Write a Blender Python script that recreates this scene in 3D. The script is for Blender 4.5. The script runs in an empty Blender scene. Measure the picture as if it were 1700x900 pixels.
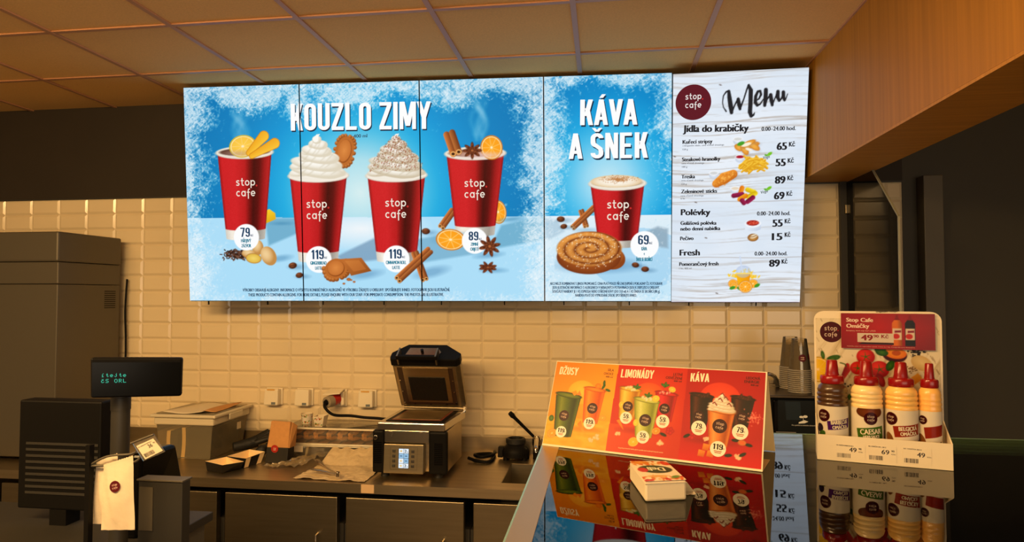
import bpy, bmesh, math, random
import numpy as np
from mathutils import Vector, Matrix

# ------------------------------------------------------------------ camera, light, exposure
SC = bpy.context.scene
COL = SC.collection
cam = bpy.data.cameras.new('camera')
cam.lens = 23.294
cam.sensor_width = 36
cam.clip_start = .02
camo = bpy.data.objects.new('camera', cam)
COL.objects.link(camo)
camo.location = (2.9047, -3.8697, 1.8059)
camo.rotation_euler = (math.radians(91.988), 0, math.radians(7.786))
SC.camera = camo

SC.view_settings.view_transform = 'Standard'
SC.view_settings.look = 'None'
SC.view_settings.exposure = 0
SC.view_settings.gamma = 1
SC.view_settings.use_curve_mapping = False

world = bpy.data.worlds.new('world')
SC.world = world
world.use_nodes = True
world.node_tree.nodes['Background'].inputs[0].default_value = (1, .60, .27, 1)
world.node_tree.nodes['Background'].inputs[1].default_value = .15

def area_light(name, loc, rot, sx, sy, power, color):
    l = bpy.data.lights.new(name, 'AREA')
    l.shape = 'RECTANGLE'
    l.size, l.size_y = sx, sy
    l.energy = power
    l.color = color
    o = bpy.data.objects.new(name, l)
    COL.objects.link(o)
    o.location = loc
    o.rotation_euler = [math.radians(a) for a in rot]
    return o

WARM = (1, .62, .25)
area_light('ceiling_light_left', (-.1, -3.7, 2.98), (35, 0, 0), .9, .5, 85, WARM)
area_light('ceiling_light_middle', (1.2, -3.7, 2.98), (35, 0, 0), .9, .5, 105, WARM)
area_light('ceiling_light_right', (2.3, -4.0, 2.98), (35, 0, 0), .9, .5, 42, WARM)
area_light('ceiling_light_bulkhead', (3.0, -2.2, 2.98), (0, 0, 0), .4, .3, 14, WARM)
area_light('shop_window', (4.6, -7.6, 1.8), (90, 0, 0), 4.4, 1.6, 75, (1, .82, .6))

# ------------------------------------------------------------------ helpers
def lin(c):
    c = np.asarray(c, float) / 255.
    return np.where(c <= .04045, c / 12.92, ((c + .055) / 1.055) ** 2.4)

def mat(name, col=(128, 128, 128), rough=.5, metal=0., spec=.5, noise=None, bump=None, emit=None, coat=0., raw=None):
    m = bpy.data.materials.new(name)
    m.use_nodes = True
    nt = m.node_tree
    b = nt.nodes['Principled BSDF']
    c = tuple(raw) if raw is not None else tuple(lin(col))
    b.inputs['Base Color'].default_value = (*c, 1)
    b.inputs['Roughness'].default_value = rough
    b.inputs['Metallic'].default_value = metal
    b.inputs['Specular IOR Level'].default_value = spec
    b.inputs['Coat Weight'].default_value = coat
    if emit:
        b.inputs['Emission Color'].default_value = (*tuple(lin(emit[0])), 1)
        b.inputs['Emission Strength'].default_value = emit[1]
    if noise or bump:
        tc = nt.nodes.new('ShaderNodeTexCoord')
        mp = nt.nodes.new('ShaderNodeMapping')
        nt.links.new(tc.outputs['Object'], mp.inputs[0])
        nz = nt.nodes.new('ShaderNodeTexNoise')
        nz.inputs['Detail'].default_value = 5
        nt.links.new(mp.outputs[0], nz.inputs['Vector'])
        if noise:
            sc, amt = noise
            mp.inputs['Scale'].default_value = sc if isinstance(sc, tuple) else (sc, sc, sc)
            nz.inputs['Scale'].default_value = 1
            r = nt.nodes.new('ShaderNodeValToRGB')
            r.color_ramp.elements[0].position = .3
            r.color_ramp.elements[1].position = .7
            r.color_ramp.elements[0].color = (*[max(0, x * (1 - amt)) for x in c], 1)
            r.color_ramp.elements[1].color = (*[min(1, x * (1 + amt)) for x in c], 1)
            nt.links.new(nz.outputs['Fac'], r.inputs[0])
            nt.links.new(r.outputs[0], b.inputs['Base Color'])
        if bump:
            n2 = nt.nodes.new('ShaderNodeTexNoise')
            n2.inputs['Scale'].default_value = bump[0]
            n2.inputs['Detail'].default_value = 4
            nt.links.new(tc.outputs['Object'], n2.inputs['Vector'])
            bp = nt.nodes.new('ShaderNodeBump')
            bp.inputs['Strength'].default_value = bump[1]
            bp.inputs['Distance'].default_value = .01
            nt.links.new(n2.outputs['Fac'], bp.inputs['Height'])
            nt.links.new(bp.outputs[0], b.inputs['Normal'])
    return m

def clear_mat(name, tint=(255, 255, 255), body=0., body_col=(220, 220, 210), ior=1.45, rough=.02):
    """sheet plastic or glass: see-through, reflecting by Fresnel, optionally milky"""
    m = bpy.data.materials.new(name)
    m.use_nodes = True
    nt = m.node_tree
    nt.nodes.remove(nt.nodes['Principled BSDF'])
    out = nt.nodes['Material Output']
    tr = nt.nodes.new('ShaderNodeBsdfTransparent')
    tr.inputs[0].default_value = (*tuple(lin(tint)), 1)
    gl = nt.nodes.new('ShaderNodeBsdfGlossy')
    gl.inputs['Roughness'].default_value = rough
    fr = nt.nodes.new('ShaderNodeFresnel')
    fr.inputs[0].default_value = ior
    last = tr
    if body > 0:
        df = nt.nodes.new('ShaderNodeBsdfDiffuse')
        df.inputs[0].default_value = (*tuple(lin(body_col)), 1)
        mx0 = nt.nodes.new('ShaderNodeMixShader')
        mx0.inputs[0].default_value = body
        nt.links.new(tr.outputs[0], mx0.inputs[1])
        nt.links.new(df.outputs[0], mx0.inputs[2])
        last = mx0
    mx = nt.nodes.new('ShaderNodeMixShader')
    nt.links.new(fr.outputs[0], mx.inputs[0])
    nt.links.new(last.outputs[0], mx.inputs[1])
    nt.links.new(gl.outputs[0], mx.inputs[2])
    nt.links.new(mx.outputs[0], out.inputs[0])
    return m

def print_mat(name, lit=False, rough=.4, gain=1.):
    """printed sheet or lit screen whose ink comes from the mesh's colour attribute"""
    m = bpy.data.materials.new(name)
    m.use_nodes = True
    nt = m.node_tree
    b = nt.nodes['Principled BSDF']
    a = nt.nodes.new('ShaderNodeAttribute')
    a.attribute_name = 'ink'
    b.inputs['Roughness'].default_value = rough
    b.inputs['Specular IOR Level'].default_value = .15
    if lit:
        b.inputs['Base Color'].default_value = (.004, .004, .004, 1)
        b.inputs['Specular IOR Level'].default_value = .04
        nt.links.new(a.outputs['Color'], b.inputs['Emission Color'])
        b.inputs['Emission Strength'].default_value = gain
    else:
        nt.links.new(a.outputs['Color'], b.inputs['Base Color'])
    return m

def org(o):
    v = Vector((0, 0, 0))
    while o is not None:
        v = v + o.location
        o = o.parent
    return v

def tag(o, label=None, cat=None, group=None, kind=None):
    if label: o['label'] = label
    if cat: o['category'] = cat
    if group: o['group'] = group
    if kind: o['kind'] = kind
    return o

def thing(name, label, cat, loc=(0, 0, 0), group=None):
    o = bpy.data.objects.new(name, None)
    o.empty_display_size = .05
    COL.objects.link(o)
    o.location = loc
    return tag(o, label, cat, group)

def norm(v):
    v = np.asarray(v, float)
    return v / max(1e-9, np.linalg.norm(v))

class MB:
    def __init__(s):
        s.v, s.f = [], []
    def add(s, vs, fs):
        n = len(s.v)
        s.v += [tuple(map(float, p)) for p in vs]
        s.f += [tuple(i + n for i in f) for f in fs]
        return s
    def box(s, x0, x1, y0, y1, z0, z1):
        return s.add([(x0, y0, z0), (x1, y0, z0), (x1, y1, z0), (x0, y1, z0), (x0, y0, z1), (x1, y0, z1), (x1, y1, z1), (x0, y1, z1)],
                     [(3, 2, 1, 0), (4, 5, 6, 7), (0, 1, 5, 4), (1, 2, 6, 5), (2, 3, 7, 6), (3, 0, 4, 7)])
    def hexa(s, b, t):
        return s.add(list(b) + list(t), [(3, 2, 1, 0), (4, 5, 6, 7), (0, 1, 5, 4), (1, 2, 6, 5), (2, 3, 7, 6), (3, 0, 4, 7)])
    def obox(s, c, a, b, d):
        c, a, b, d = (np.array(q, float) for q in (c, a, b, d))
        bt = [c - a - b - d, c + a - b - d, c + a + b - d, c - a + b - d]
        return s.hexa(bt, [p + 2 * d for p in bt])
    def prism(s, pts, vec):
        n = len(pts)
        vec = np.array(vec, float)
        p = [np.array(q, float) for q in pts]
        return s.add(p + [q + vec for q in p], [tuple(range(n - 1, -1, -1)), tuple(range(n, 2 * n))] + [(i, (i + 1) % n, n + (i + 1) % n, n + i) for i in range(n)])
    def quad(s, a, b, c, d):
        return s.add([a, b, c, d], [(0, 1, 2, 3)])
    def lathe(s, prof, c=(0, 0, 0), n=24, axis=(0, 0, 1), cap=True):
        ax = norm(axis)
        h = np.array((1., 0, 0)) if abs(ax[0]) < .9 else np.array((0, 1., 0))
        e1 = norm(np.cross(ax, h)) if abs(ax[2]) < .99 else np.array((1., 0, 0))
        e2 = np.cross(ax, e1)
        c = np.array(c, float)
        vs, fs = [], []
        for r, z in prof:
            for k in range(n):
                a = 2 * math.pi * k / n
                vs.append(c + ax * z + (e1 * math.cos(a) + e2 * math.sin(a)) * r)
        m = len(prof)
        for i in range(m - 1):
            for k in range(n):
                k2 = (k + 1) % n
                fs.append((i * n + k, i * n + k2, (i + 1) * n + k2, (i + 1) * n + k))
        if cap:
            if prof[0][0] > 1e-6: fs.append(tuple(range(n - 1, -1, -1)))
            if prof[-1][0] > 1e-6: fs.append(tuple((m - 1) * n + k for k in range(n)))
        return s.add(vs, fs)
    def cyl(s, p0, p1, r0, r1=None, n=16):
        p0, p1 = np.array(p0, float), np.array(p1, float)
        return s.lathe([(r0, 0), (r0 if r1 is None else r1, np.linalg.norm(p1 - p0))], p0, n, p1 - p0)
    def tube(s, pts, r, n=8, smooth=0, flat=1.):
        p = [np.array(q, float) for q in pts]
        rr = list(r) if hasattr(r, '__len__') else [r] * len(p)
        if smooth:
            q, q2 = [], []
            for i in range(len(p) - 1):
                a, b, c, d = p[max(0, i - 1)], p[i], p[i + 1], p[min(len(p) - 1, i + 2)]
                for k in range(smooth):
                    t = k / smooth
                    q.append(.5 * (2 * b + (c - a) * t + (2 * a - 5 * b + 4 * c - d) * t * t + (3 * b - a - 3 * c + d) * t ** 3))
                    q2.append(rr[i] * (1 - t) + rr[i + 1] * t)
            p, rr = q + [p[-1]], q2 + [rr[-1]]
        vs, fs = [], []
        u = None
        for i, c in enumerate(p):
            d = norm(p[min(i + 1, len(p) - 1)] - p[max(i - 1, 0)])
            if u is None:
                u = norm(np.cross(d, (0, 0, 1.) if abs(d[2]) < .9 else (1., 0, 0)))
            u = norm(u - d * np.dot(u, d))
            w = np.cross(d, u)
            for k in range(n):
                a = 2 * math.pi * k / n
                vs.append(c + (u * math.cos(a) + w * math.sin(a) * flat) * rr[i])
        for i in range(len(p) - 1):
            for k in range(n):
                k2 = (k + 1) % n
                fs.append((i * n + k, i * n + k2, (i + 1) * n + k2, (i + 1) * n + k))
        fs.append(tuple(range(n - 1, -1, -1)))
        fs.append(tuple((len(p) - 1) * n + k for k in range(n)))
        return s.add(vs, fs)
    def grid(s, fn, nu, nv):
        vs = [fn(i / nu, j / nv) for j in range(nv + 1) for i in range(nu + 1)]
        return s.add(vs, [(j * (nu + 1) + i, j * (nu + 1) + i + 1, (j + 1) * (nu + 1) + i + 1, (j + 1) * (nu + 1) + i) for j in range(nv) for i in range(nu)])
    def build(s, name, m, parent=None, bevel=0., smooth=None, solid=0., seg=2):
        o0 = org(parent) if parent else Vector((0, 0, 0))
        me = bpy.data.meshes.new(name)
        me.from_pydata([(a - o0.x, b - o0.y, c - o0.z) for a, b, c in s.v], [], s.f)
        bm = bmesh.new()
        bm.from_mesh(me)
        bmesh.ops.remove_doubles(bm, verts=bm.verts, dist=1e-6)
        bmesh.ops.recalc_face_normals(bm, faces=bm.faces)
        bm.to_mesh(me)
        bm.free()
        me.materials.append(m)
        if smooth:
            for q in me.polygons: q.use_smooth = True
            me.set_sharp_from_angle(angle=math.radians(smooth))
        o = bpy.data.objects.new(name, me)
        COL.objects.link(o)
        if parent: o.parent = parent
        if solid:
            md = o.modifiers.new('solid', 'SOLIDIFY')
            md.thickness = solid
        if bevel:
            md = o.modifiers.new('bevel', 'BEVEL')
            md.width = bevel
            md.segments = seg
            md.limit_method = 'ANGLE'
            md.angle_limit = math.radians(40)
        return o

def structure(mb, name, m, **k):
    return tag(mb.build(name, m, **k), kind='structure')

# ------------------------------------------------------------------ materials
M_TILE = mat('glazed_cream_tile', (226, 208, 172), rough=.16, noise=((1.7, 1, 3.1), .05))
M_DARKWALL = mat('dark_brown_paint', (40, 32, 22), rough=.7, noise=(3, .1))
M_CEIL = mat('mineral_ceiling_tile', (240, 194, 120), rough=.9, noise=(140, .06))
M_TBAR = mat('ceiling_grid_metal', (190, 140, 105), rough=.45)
M_WOOD = mat('oak_veneer', (166, 114, 36), rough=.55, spec=.2, noise=((6, 42, .9), .13))
M_WOODU = mat('oak_veneer_underside', (178, 124, 46), rough=.55, spec=.2, noise=((3, 60, 3), .14))
M_STEEL = mat('brushed_steel', (184, 168, 138), rough=.38, metal=1, noise=((2, 60, 60), .08))
M_STEELD = mat('dull_steel', (150, 138, 114), rough=.4, metal=1, noise=((4, 4, 60), .08))
M_STEELL = mat('bright_steel', (190, 182, 168), rough=.25, metal=1)
M_CHROME = mat('chrome', (215, 210, 200), rough=.08, metal=1)
M_BLACK = mat('black_plastic', (17, 16, 15), rough=.5, spec=.1)
M_BLACKG = mat('gloss_black_plastic', (8, 8, 8), rough=.15, spec=.12)
M_RUBBER = mat('black_rubber', (13, 13, 13), rough=.6, bump=(60, .3))
M_DGREY = mat('dark_grey_plastic', (44, 42, 38), rough=.5)
M_GREYMET = mat('grey_enamel', (92, 86, 74), rough=.45, metal=.3)
M_WHITEP = mat('cream_plastic', (232, 220, 192), rough=.35)
M_GLASS = clear_mat('case_glass', (240, 246, 238), ior=1.5, rough=.015)
M_GLASSD = clear_mat('smoked_glass', (120, 112, 92), ior=1.45, rough=.03)
M_GEDGE = mat('glass_edge', (120, 150, 120), rough=.2)
M_TUB = clear_mat('milky_tub_plastic', (232, 222, 196), body=.15, body_col=(240, 226, 190), rough=.15)
M_TUBRIM = clear_mat('milky_rim_plastic', (228, 216, 190), body=.7, body_col=(244, 232, 202), rough=.2)
M_CLEAR = clear_mat('clear_plastic', (242, 238, 226), body=.10, body_col=(230, 220, 200), rough=.06)
M_CUP = clear_mat('clear_cup_plastic', (247, 242, 230), body=.06, body_col=(220, 206, 180), ior=1.55, rough=.05)
M_FILM = clear_mat('cling_film', (240, 228, 200), body=.22, body_col=(216, 196, 156), rough=.12)
M_KRAFT = mat('kraft_paper', (196, 142, 84), rough=.8, noise=(40, .07))
M_PARCH = mat('parchment_paper', (214, 190, 146), rough=.55, bump=(45, .5))
M_WPAPER = mat('white_paper', (222, 208, 180), rough=.7)
M_CARDIN = mat('cream_card', (244, 216, 164), rough=.7)
M_CARDBLK = mat('black_card', (26, 24, 21), rough=.5)
M_BREAD = mat('baked_bread', (198, 134, 60), rough=.6, noise=(50, .3))
M_FILL = mat('sandwich_filling', (96, 60, 30), rough=.6, noise=(80, .5))
M_RED = mat('red_plastic', (176, 22, 24), rough=.3)
M_PRINT = print_mat('printed_card', rough=.38)
M_PRINTG = print_mat('glossy_printed_foil', rough=.25)
M_LIT = print_mat('lit_screen', lit=True)

# ------------------------------------------------------------------ room shell
def tiled_wall():
    mb = MB()
    g, d, b = .0012, .009, .013
    def tile(x0, x1, z0, z1):
        x0 += g; x1 -= g; z0 += g; z1 -= g
        if x1 - x0 < .03 or z1 - z0 < .03: b2 = .006
        else: b2 = b
        vs = [(x0, -.0015, z0), (x1, -.0015, z0), (x1, -.0015, z1), (x0, -.0015, z1),
              (x0 + b2, -d, z0 + b2), (x1 - b2, -d, z0 + b2), (x1 - b2, -d, z1 - b2), (x0 + b2, -d, z1 - b2)]
        mb.add(vs, [(4, 5, 6, 7), (0, 1, 5, 4), (1, 2, 6, 5), (2, 3, 7, 6), (3, 0, 4, 7)])
    z0r = 1.623
    for r in range(-7, 8):
        za, zb = z0r + r * .1, z0r + (r + 1) * .1
        za = max(za, .968)
        for c in range(-9, 21):
            tile(c * .2, c * .2 + .2, za, zb)
        tile(4.24, 4.443, za, zb)
        tile(4.443, 4.53, za, zb)
    mb.quad((-1.8, -.0005, .86), (4.53, -.0005, .86), (4.53, -.0005, 2.425), (-1.8, -.0005, 2.425))
    mb.quad((-1.8, 0, 0), (4.53, 0, 0), (4.53, 0, .87), (-1.8, 0, .87))
    return mb
o = structure(tiled_wall(), 'wall_back', M_TILE)
structure(MB().box(-1.8, 4.53, -.012, .05, 2.424, 3.016), 'trim_1', M_DARKWALL)
structure(MB().box(-1.8, 4.53, -.016, .0, 2.418, 2.426), 'trim_2', M_DGREY)
structure(MB().box(4.202, 4.236, -.03, .02, .88, 2.424), 'trim_3', M_DGREY)
structure(MB().box(4.53, 6.2, -.004, .05, 0, 3.016), 'wall_right', mat('olive_dark_paint', (58, 54, 42), rough=.6))
structure(MB().box(4.603, 4.70, -.09, -.004, 0, 2.44), 'door_1', M_GREYMET, bevel=.004)
structure(MB().box(-1.8, 6.2, -8, .05, -.05, 0), 'floor', mat('floor_tile', (120, 104, 82), rough=.4, noise=(6, .1)))
structure(MB().box(-1.8, 6.2, -8, .05, 3.016, 3.06), 'ceiling', M_CEIL)
gb = MB()
for k in range(-4, 10):
    x = .388 + .6 * k
    if -1.8 < x < 6.2: gb.box(x - .012, x + .012, -8, .0, 3.008, 3.0155)
for k in range(13):
    y = -.568 - .6 * k
    gb.box(-1.8, 6.2, y - .012, y + .012, 3.0095, 3.0158)
structure(gb, 'trim_4', M_TBAR)
# wood bulkhead on the right: side panels with upright grain, underside panel
structure(MB().box(3.985, 4.262, -8, -.0125, 2.436, 3.008), 'trim_5', M_WOOD)
structure(MB().box(3.985, 4.262, -8, -.0165, 2.425, 2.4355), 'trim_6', M_WOODU)

# ------------------------------------------------------------------ printing: colour canvases and lettering
class Canvas:
    def __init__(s, x0, y0, x1, y1, cell):
        s.x0, s.y0, s.cell = x0, y0, cell
        s.nx, s.ny = int(round((x1 - x0) / cell)) + 1, int(round((y1 - y0) / cell)) + 1
        s.a = np.ones((s.ny, s.nx, 3)) * 255
        s.X, s.Y = np.meshgrid(x0 + np.arange(s.nx) * cell, y0 + np.arange(s.ny) * cell)
        s.soft = cell * 1.1
    def win(s, xa, ya, xb, yb):
        i0 = max(0, int((xa - s.x0) / s.cell) - 2); i1 = min(s.nx, int((xb - s.x0) / s.cell) + 3)
        j0 = max(0, int((ya - s.y0) / s.cell) - 2); j1 = min(s.ny, int((yb - s.y0) / s.cell) + 3)
        return (slice(j0, max(j0, j1)), slice(i0, max(i0, i1)))
    def put(s, w, m, col):
        if m.size == 0: return
        c = np.asarray(col, float)
        s.a[w] = s.a[w] * (1 - m[..., None]) + c * m[..., None]
    def cov(s, d, soft=None):
        return np.clip(.5 - d / (soft or s.soft), 0, 1)
    def ell(s, c, rx, ry=None, rot=0, col=(0, 0, 0), col2=None, al=1, soft=None, ramp=1., off=(0, 0)):
        ry = ry or rx
        R = max(rx, ry) + (soft or 0)
        w = s.win(c[0] - R, c[1] - R, c[0] + R, c[1] + R)
        dx, dy = s.X[w] - c[0], s.Y[w] - c[1]
        a = math.radians(rot)
        u, v = dx * math.cos(a) + dy * math.sin(a), -dx * math.sin(a) + dy * math.cos(a)
        q = np.sqrt((u / rx) ** 2 + (v / ry) ** 2)
        m = s.cov((q - 1) * min(rx, ry), soft) * al
        if col2 is not None:
            q2 = np.sqrt((u / rx - off[0]) ** 2 + (v / ry - off[1]) ** 2)
            t = np.clip(q2, 0, 1)[..., None] ** ramp
            s.put(w, m, np.asarray(col, float) * (1 - t) + np.asarray(col2, float) * t)
        else:
            s.put(w, m, col)
    def poly(s, pts, col, al=1, soft=None, col2=None, d0=None, d1=None, tex=0, seed=0):
        p = np.array(pts, float)
        so = soft or s.soft
        w = s.win(p[:, 0].min() - so, p[:, 1].min() - so, p[:, 0].max() + so, p[:, 1].max() + so)
        X, Y = s.X[w], s.Y[w]
        ins = np.zeros(X.shape, bool)
        dm = np.full(X.shape, 1e9)
        n = len(p)
        for i in range(n):
            (ax, ay), (bx, by) = p[i], p[(i + 1) % n]
            cr = ((ay > Y) != (by > Y))
            with np.errstate(divide='ignore', invalid='ignore'):
                xi = ax + (Y - ay) * (bx - ax) / (by - ay if by != ay else 1e-9)
            ins ^= cr & (X < xi)
            L = (bx - ax) ** 2 + (by - ay) ** 2 + 1e-9
            t = np.clip(((X - ax) * (bx - ax) + (Y - ay) * (by - ay)) / L, 0, 1)
            dm = np.minimum(dm, np.hypot(X - ax - t * (bx - ax), Y - ay - t * (by - ay)))
        m = s.cov(np.where(ins, -dm, dm), so) * al
        if col2 is not None:
            d0, d1 = np.array(d0, float), np.array(d1, float)
            D = d1 - d0
            t = np.clip(((X - d0[0]) * D[0] + (Y - d0[1]) * D[1]) / (D @ D), 0, 1)[..., None]
            col = np.asarray(col, float) * (1 - t) + np.asarray(col2, float) * t
        s.put(w, m, col)
    def line(s, pts, wd, col, al=1, soft=None, col2=None):
        """stroke with round ends; wd may be a list; col2 = colour of the far edge of the stroke"""
        p = [np.array(q, float) for q in pts]
        ws = list(wd) if hasattr(wd, '__len__') else [wd] * len(p)
        mw = max(ws)
        P = np.array(p)
        w = s.win(P[:, 0].min() - mw, P[:, 1].min() - mw, P[:, 0].max() + mw, P[:, 1].max() + mw)
        X, Y = s.X[w], s.Y[w]
        m = np.zeros(X.shape)
        side = np.zeros(X.shape)
        best = np.full(X.shape, 1e9)
        for i in range(len(p) - 1):
            a, b = p[i], p[i + 1]
            D = b - a
            t = np.clip(((X - a[0]) * D[0] + (Y - a[1]) * D[1]) / (D @ D + 1e-9), 0, 1)
            r = (ws[i] * (1 - t) + ws[i + 1] * t) / 2
            ex, ey = X - a[0] - t * D[0], Y - a[1] - t * D[1]
            d = np.hypot(ex, ey)
            m = np.maximum(m, s.cov(d - r, soft))
            if col2 is not None:
                sg = (ex * -D[1] + ey * D[0]) / (np.linalg.norm(D) + 1e-9) / np.maximum(r, 1e-6)
                k = d < best
                side = np.where(k, sg, side)
                best = np.where(k, d, best)
        if col2 is not None:
            t = np.clip(side * .5 + .5, 0, 1)[..., None]
            col = np.asarray(col, float) * (1 - t) + np.asarray(col2, float) * t
        s.put(w, m * al, col)

def vnoise(X, Y, sx, sy, seed):
    rs = np.random.RandomState(seed)
    T = rs.rand(64, 64)
    x, y = X / sx, Y / sy
    i, j = np.floor(x).astype(int), np.floor(y).astype(int)
    fx, fy = x - i, y - j
    fx, fy = fx * fx * (3 - 2 * fx), fy * fy * (3 - 2 * fy)
    g = lambda a, b: T[np.mod(b, 64), np.mod(a, 64)]
    return (g(i, j) * (1 - fx) + g(i + 1, j) * fx) * (1 - fy) + (g(i, j + 1) * (1 - fx) + g(i + 1, j + 1) * fx) * fy

def fbm(X, Y, sx, sy, seed, n=4):
    v, a = 0, .5
    for k in range(n):
        v = v + a * vnoise(X, Y, sx / 2 ** k, sy / 2 ** k, seed + k)
        a *= .5
    return v / (1 - .5 ** n)

TXT = {}
def text_geo(st):
    if st in TXT: return TXT[st]
    c = bpy.data.curves.new('lettering', 'FONT')
    c.body = st
    c.resolution_u = 3
    o = bpy.data.objects.new('lettering', c)
    COL.objects.link(o)
    dg = bpy.context.evaluated_depsgraph_get()
    ev = o.evaluated_get(dg)
    me = ev.to_mesh()
    v = np.array([(q.co.x, q.co.y) for q in me.vertices]) if len(me.vertices) else np.zeros((0, 2))
    f = [tuple(q.vertices) for q in me.polygons]
    ev.to_mesh_clear()
    bpy.data.objects.remove(o)
    bpy.data.curves.remove(c)
    TXT[st] = (v, f)
    return TXT[st]
_h = text_geo('H')[0]
CAP = _h[:, 1].max() - _h[:, 1].min()

def T(L, st, p0, p1, h, col, bold=0., slant=0., z=.8, arc=None):
    """lettering from baseline start p0 to baseline end p1 (mm), capital height h; bold widens the uprights (mm)"""
    v, f = text_geo(st)
    if not len(v): return
    p0, p1 = np.array(p0, float), np.array(p1, float)
    e = p1 - p0
    wd = np.linalg.norm(e)
    e = e / wd
    n = np.array((-e[1], e[0]))
    x0, x1 = v[:, 0].min(), v[:, 0].max()
    sx = (wd - bold) / (x1 - x0)
    sy = h / CAP
    for k, d in enumerate((0,) if not bold else (-bold / 2, 0, bold / 2)):
        x = (v[:, 0] - x0) * sx + bold / 2 + d
        y = v[:, 1] * sy
        P = p0[None] + e[None] * (x + slant * y)[:, None] + n[None] * y[:, None]
        L.append((P, f, np.asarray(lin(col)), z + .05 * k))

def TC(L, st, c, w, h, col, bold=0., rot=0, slant=0., z=.8):
    """lettering centred on c"""
    a = math.radians(rot)
    e = np.array((math.cos(a), math.sin(a)))
    n = np.array((-e[1], e[0]))
    q = np.array(c, float) - n * h / 2
    T(L, st, q - e * w / 2, q + e * w / 2, h, col, bold, slant, z)

def disc(L, c, r, col, n=40, z=.4, ry=None, rings=1):
    a = np.linspace(0, 2 * math.pi, n, endpoint=False)
    if rings > 1:
        P = np.concatenate([np.stack([c[0] + r * k / rings * np.cos(a), c[1] + (ry or r) * k / rings * np.sin(a)], -1) for k in range(1, rings + 1)])
        F = [tuple(range(n))] + [(k * n + i, k * n + (i + 1) % n, (k + 1) * n + (i + 1) % n, (k + 1) * n + i) for k in range(rings - 1) for i in range(n)]
        L.append((P, F, np.asarray(lin(col)), z))
        return
    P = np.stack([c[0] + r * np.cos(a), c[1] + (ry or r) * np.sin(a)], -1)
    L.append((P, [tuple(range(n))], np.asarray(lin(col)), z))

def slab(L, pts, col, z=.4):
    L.append((np.array(pts, float), [tuple(range(len(pts)))], np.asarray(lin(col)), z))

def brand(L, c, w, col, rot=0, z=.9, dot=(200, 40, 40), bold=.05):
    """two-line cup mark: stop. / cafe"""
    a = math.radians(rot)
    e = np.array((math.cos(a), math.sin(a))); n = np.array((-e[1], e[0])); c = np.array(c, float)
    for st, off in (('stop', .13), ('cafe', -.37)):
        x, V, F = 0., [], []
        for ch in st:
            g, gw = MONO[ch]
            for q in g:
                F.append(tuple(range(len(V), len(V) + 4)))
                V += [(x + a_, b_) for a_, b_ in q]
            x += gw + .2
        V = np.array(V)
        k = w * .94 / (x - .2)
        V = np.stack([(V[:, 0] - (x - .2) / 2) * k, V[:, 1] * w * .262 + w * off], -1)
        W_ = c[None] + e[None] * V[:, :1] + n[None] * V[:, 1:]
        for k, f in enumerate(F): L.append((W_[list(f)], [(0, 1, 2, 3)], np.asarray(lin(col)), z + .03 * (k % 9)))
    if dot: disc(L, c + n * w * .13 + e * w * .54, w * .045, dot, 12, z)

# condensed headline capitals and figures, cut as polygons (unit height)
def _rr(x0, x1, y0, y1, r, a0, a1, n=6):
    """points of a rounded-rectangle outline between corner indices a0..a1 (0 = bottom left, counter-clockwise)"""
    cs = [(x0 + r, y0 + r, math.pi), (x1 - r, y0 + r, 1.5 * math.pi), (x1 - r, y1 - r, 0), (x0 + r, y1 - r, .5 * math.pi)]
    out = []
    for k in range(a0, a1 + 1):
        cx, cy, s = cs[k % 4]
        out += [(cx + r * math.cos(s + .5 * math.pi * i / n), cy + r * math.sin(s + .5 * math.pi * i / n)) for i in range(n + 1)]
    return out
_W, _S = .37, .135
def ribbon(pts, th, closed=False):
    p = np.array(pts, float)
    n = len(p)
    nx = []
    for i in range(n):
        a = p[(i - 1) % n] if (closed or i > 0) else p[i]
        b = p[(i + 1) % n] if (closed or i < n - 1) else p[i]
        d = (b - a) / max(1e-9, np.linalg.norm(b - a))
        nx.append((-d[1], d[0]))
    nx = np.array(nx)
    A, B = p + nx * th / 2, p - nx * th / 2
    q = []
    for i in range(n if closed else n - 1):
        j = (i + 1) % n
        q.append([A[i], B[i], B[j], A[j]])
    return q
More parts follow.
